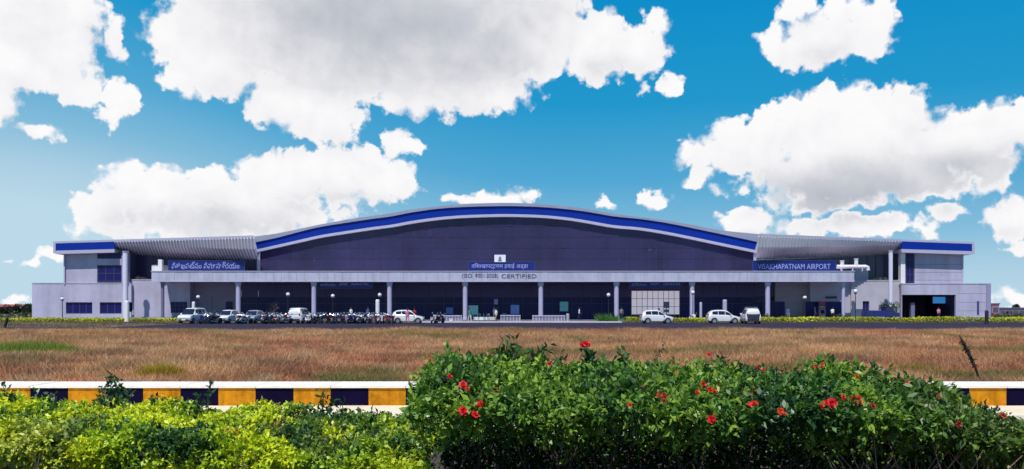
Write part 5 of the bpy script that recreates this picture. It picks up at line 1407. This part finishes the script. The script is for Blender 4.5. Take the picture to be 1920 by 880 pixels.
def bush(x, yt, yb, Y, w, col, label, name='shrub', cat='shrub', n=900, ls=.22, trunk=False, z=None):
    zb = max(wz(yb, Y), 0) if z is None else z; H = wz(yt, Y) - zb; W = w / F * Y / 2; root = tag(empty(name, (wx(x, Y), Y, zb)), label, cat)
    k = 9; cc = np.stack([rng.uniform(-W * .6, W * .6, k), rng.uniform(-W * .4, W * .4, k), rng.uniform(H * .4, H * .8, k)], -1); rr = rng.uniform(.3, .48, k) * min(W * 1.1, H)
    i = rng.integers(0, k, n); d = rng.normal(size=(n, 3)); d /= np.linalg.norm(d, axis=1, keepdims=True)
    P_ = cc[i] + d * (rr[i] * rng.uniform(.55, 1.1, n))[:, None]; P_[:, 2] = np.clip(P_[:, 2], .03, None)
    cl_ = (rng.random(k) * .7 + .6)[i][:, None]
    leaves('crown' if trunk else 'foliage', P_, d + rng.normal(size=(n, 3)) * .6, ls, ls * .55, np.array(col) * cl_ * rng.uniform(.6, 1.4, (n, 1)), root)
    b = MB(); b.tube([(0, 0, -.05), (0.05 * H, 0, H * .35), (0, 0, H * .75)], [.045 * H, .03 * H, .01 * H], 8)
    for q in range(4): b.tube([(0.03 * H, 0, H * .3), tuple(cc[q])], [.02 * H, .008 * H], 6)
    b.build('trunk' if trunk else 'stem', bark, root)
bush(1667, 566, 596, 118.5, 34, (.05,.10,.045), 'dark green bushy shrub rising behind the blue pickup truck', z=.12)
bush(512, 562, 597, 114, 30, (.05,.055,.06), 'thin dusky shrub under the canopy right of the second column', n=260, ls=.16, z=.12)
for i, x in enumerate((258, 266, 273)): bush(x, 519.5 + i, 525.4, 124.8, 9, (.16,.16,.12), 'dusty potted plant on the left wing parapet, %s of three' % ['leftmost', 'middle one', 'rightmost'][i], n=160, ls=.12, name='roof_plant', cat='plant')
for i, x in enumerate((1640, 1650, 1661)): bush(x, 521.5, 526.9, 124.7, 10, (.15,.16,.12), 'dusty plant on the right wing parapet, %s of three' % ['leftmost', 'middle one', 'rightmost'][i], n=160, ls=.12, name='roof_plant', cat='plant')
for i, (x, w, yt) in enumerate(((1440, 16, 589), (1588, 14, 588), (1572, 16, 590), (1470, 10, 592))):
    bush(x, yt, 598, 111.5, w, (.07,.12,.05), ['dark green shrub at the foot of the lit column right of the van', 'green shrub at the foot of the last thin canopy column', 'olive shrub below the right hand doors', 'small shrub right of the rightmost thick column'][i], n=300, ls=.14, z=.0)

# distant tree line and low buildings beyond the ends of the terminal
for i, (x, w, yt, Y, c) in enumerate(((-38, 44, 570, 250, (.035,.05,.03)), (2, 36, 577, 255, (.04,.05,.035)), (22, 30, 575.5, 262, (.035,.045,.035)), (45, 34, 574, 248, (.035,.055,.03)), (62, 26, 578, 258, (.04,.05,.03)))):
    bush(x, yt, 590, Y, w, c, ['far tree just outside the left edge', 'low dark tree at the far left horizon edge', 'dark tree below the far red roof at left', 'dark rounded tree just left of the left wing', 'low dark shrubbery touching the left wing wall'][i], name='distant_tree', cat='tree', n=1500, ls=.55, trunk=True)
root = tag(empty('distant_shed', (wx(16, 300), 300, 0)), 'tiny far shed with a pinkish red roof on the left horizon', 'shed')
b = MB(); b.box(-4.5, 4.5, 0, 8, 0, 2.2); b.build('wall', M['concrete'], root)
b = MB(); b.prism_y([(-5, 2.2), (5, 2.2), (4.2, 3.0), (-4.2, 3.0)], -.3, 8.3); b.build('roof', mat('far_red_roof', (.55,.12,.14), .7), root)
b = MB(); b.box(-1, 1, -.05, -.002, .6, 1.5); b.build('window', M['glass'], root)
def far_block(x0, x1, yt, Y, c, label, nw):
    w = (wx(x1, Y) - wx(x0, Y)) / 2; H = wz(yt, Y); root = tag(empty('distant_building', (wx((x0 + x1) / 2, Y), Y, 0)), label, 'building')
    b = MB(); b.box(-w, w, 0, 10, 0, H); b.build('wall', mat('far_wall_%d' % x0, c, .8, noise=.12, nscale=.3), root)
    b = MB(); b.box(-w - .15, w + .15, -.15, 10.15, H + .003, H + .25); b.build('roof', mat('far_roof_%d' % x0, tuple(q * .6 for q in c), .7), root)
    for k in range(nw):
        X = -w + 2 * w * (k + .5) / nw; b = MB(); b.box(X - .5, X + .5, -.04, -.002, H * .35, H * .75); b.build('window', M['glass2'], root)
far_block(1860, 1873.5, 571, 180, (.36,.17,.26), 'narrow pinkish red block just right of the right wing', 1)
far_block(1874, 1960, 579, 190, (.20,.16,.26), 'long low mauve building on the right horizon', 7)
bush(1906, 567, 592, 200, 13, (.04,.07,.03), 'single small tree above the mauve building at far right', name='distant_tree', cat='tree', n=700, ls=.35, trunk=True)
xs_ = np.concatenate([rng.uniform(-150, -70, 2600), rng.uniform(72, 160, 2600)]); ys_ = rng.uniform(135, 150, len(xs_))
tag(leaves('far_scrub', np.stack([xs_, ys_, rng.random(len(xs_)) * 1.0 * vnoise(xs_, ys_, 4, 91)], -1), rng.normal(size=(len(xs_), 3)) + np.array([0, 0, .6]), .6, .4, np.array([.07,.085,.04]) * rng.uniform(.5, 1.5, (len(xs_), 1))), kind='stuff', label='low dark green scrub beyond both ends of the terminal', cat='scrub')

# leaning dead stalk and bare twig in the field
def stalk(name, pts, rad, label, nl, col, twigs=0):
    P0 = pts[0]; root = tag(empty(name, P0), label, 'dead plant'); inv = Matrix.Translation(-Vector(P0))
    b = MB(); b.tube(pts, rad, 7)
    r = random.Random(2)
    for _ in range(twigs):
        i = r.randrange(1, len(pts)); q = Vector(pts[i]).lerp(Vector(pts[i - 1]), r.random()); b.tube([q, q + Vector((r.uniform(-.25, .25), r.uniform(-.1, .1), r.uniform(.08, .3)))], [rad[-1] * .9, rad[-1] * .4], 5)
    adopt(b.build('stem', mat('dead_stem', (.030,.022,.020), .9), smooth_=True), root, inv)
    t = rng.uniform(.25, .8, nl); A = np.array([list(p) for p in pts]); tt = t * (len(pts) - 1); i = np.minimum(tt.astype(int), len(pts) - 2)
    P_ = A[i] + (A[i + 1] - A[i]) * (tt - i)[:, None]; adopt(leaves('leaves', P_, rng.normal(size=(nl, 3)) + np.array([0, 0, -.4]), .10, .04, np.array(col) * rng.uniform(.6, 1.3, (nl, 1))), root, inv)
stalk('dead_stalk', [px(1838, 716, 18.3), px(1829, 690, 18.3), px(1817, 664, 18.3), px(1806, 642, 18.3), px(1798, 628, 18.3)], [.022, .026, .040, .030, .008], 'dark dead stalk leaning left in the dry field above the right kerb', 70, (.035,.04,.025))
stalk('bare_twig', [px(1221, 700, 20), px(1228, 676, 20), px(1240, 656, 20), px(1254, 628, 20)], [.012, .010, .008, .004], 'thin bare twig rising behind the middle of the flowering hedge', 20, (.10,.08,.05), 9)
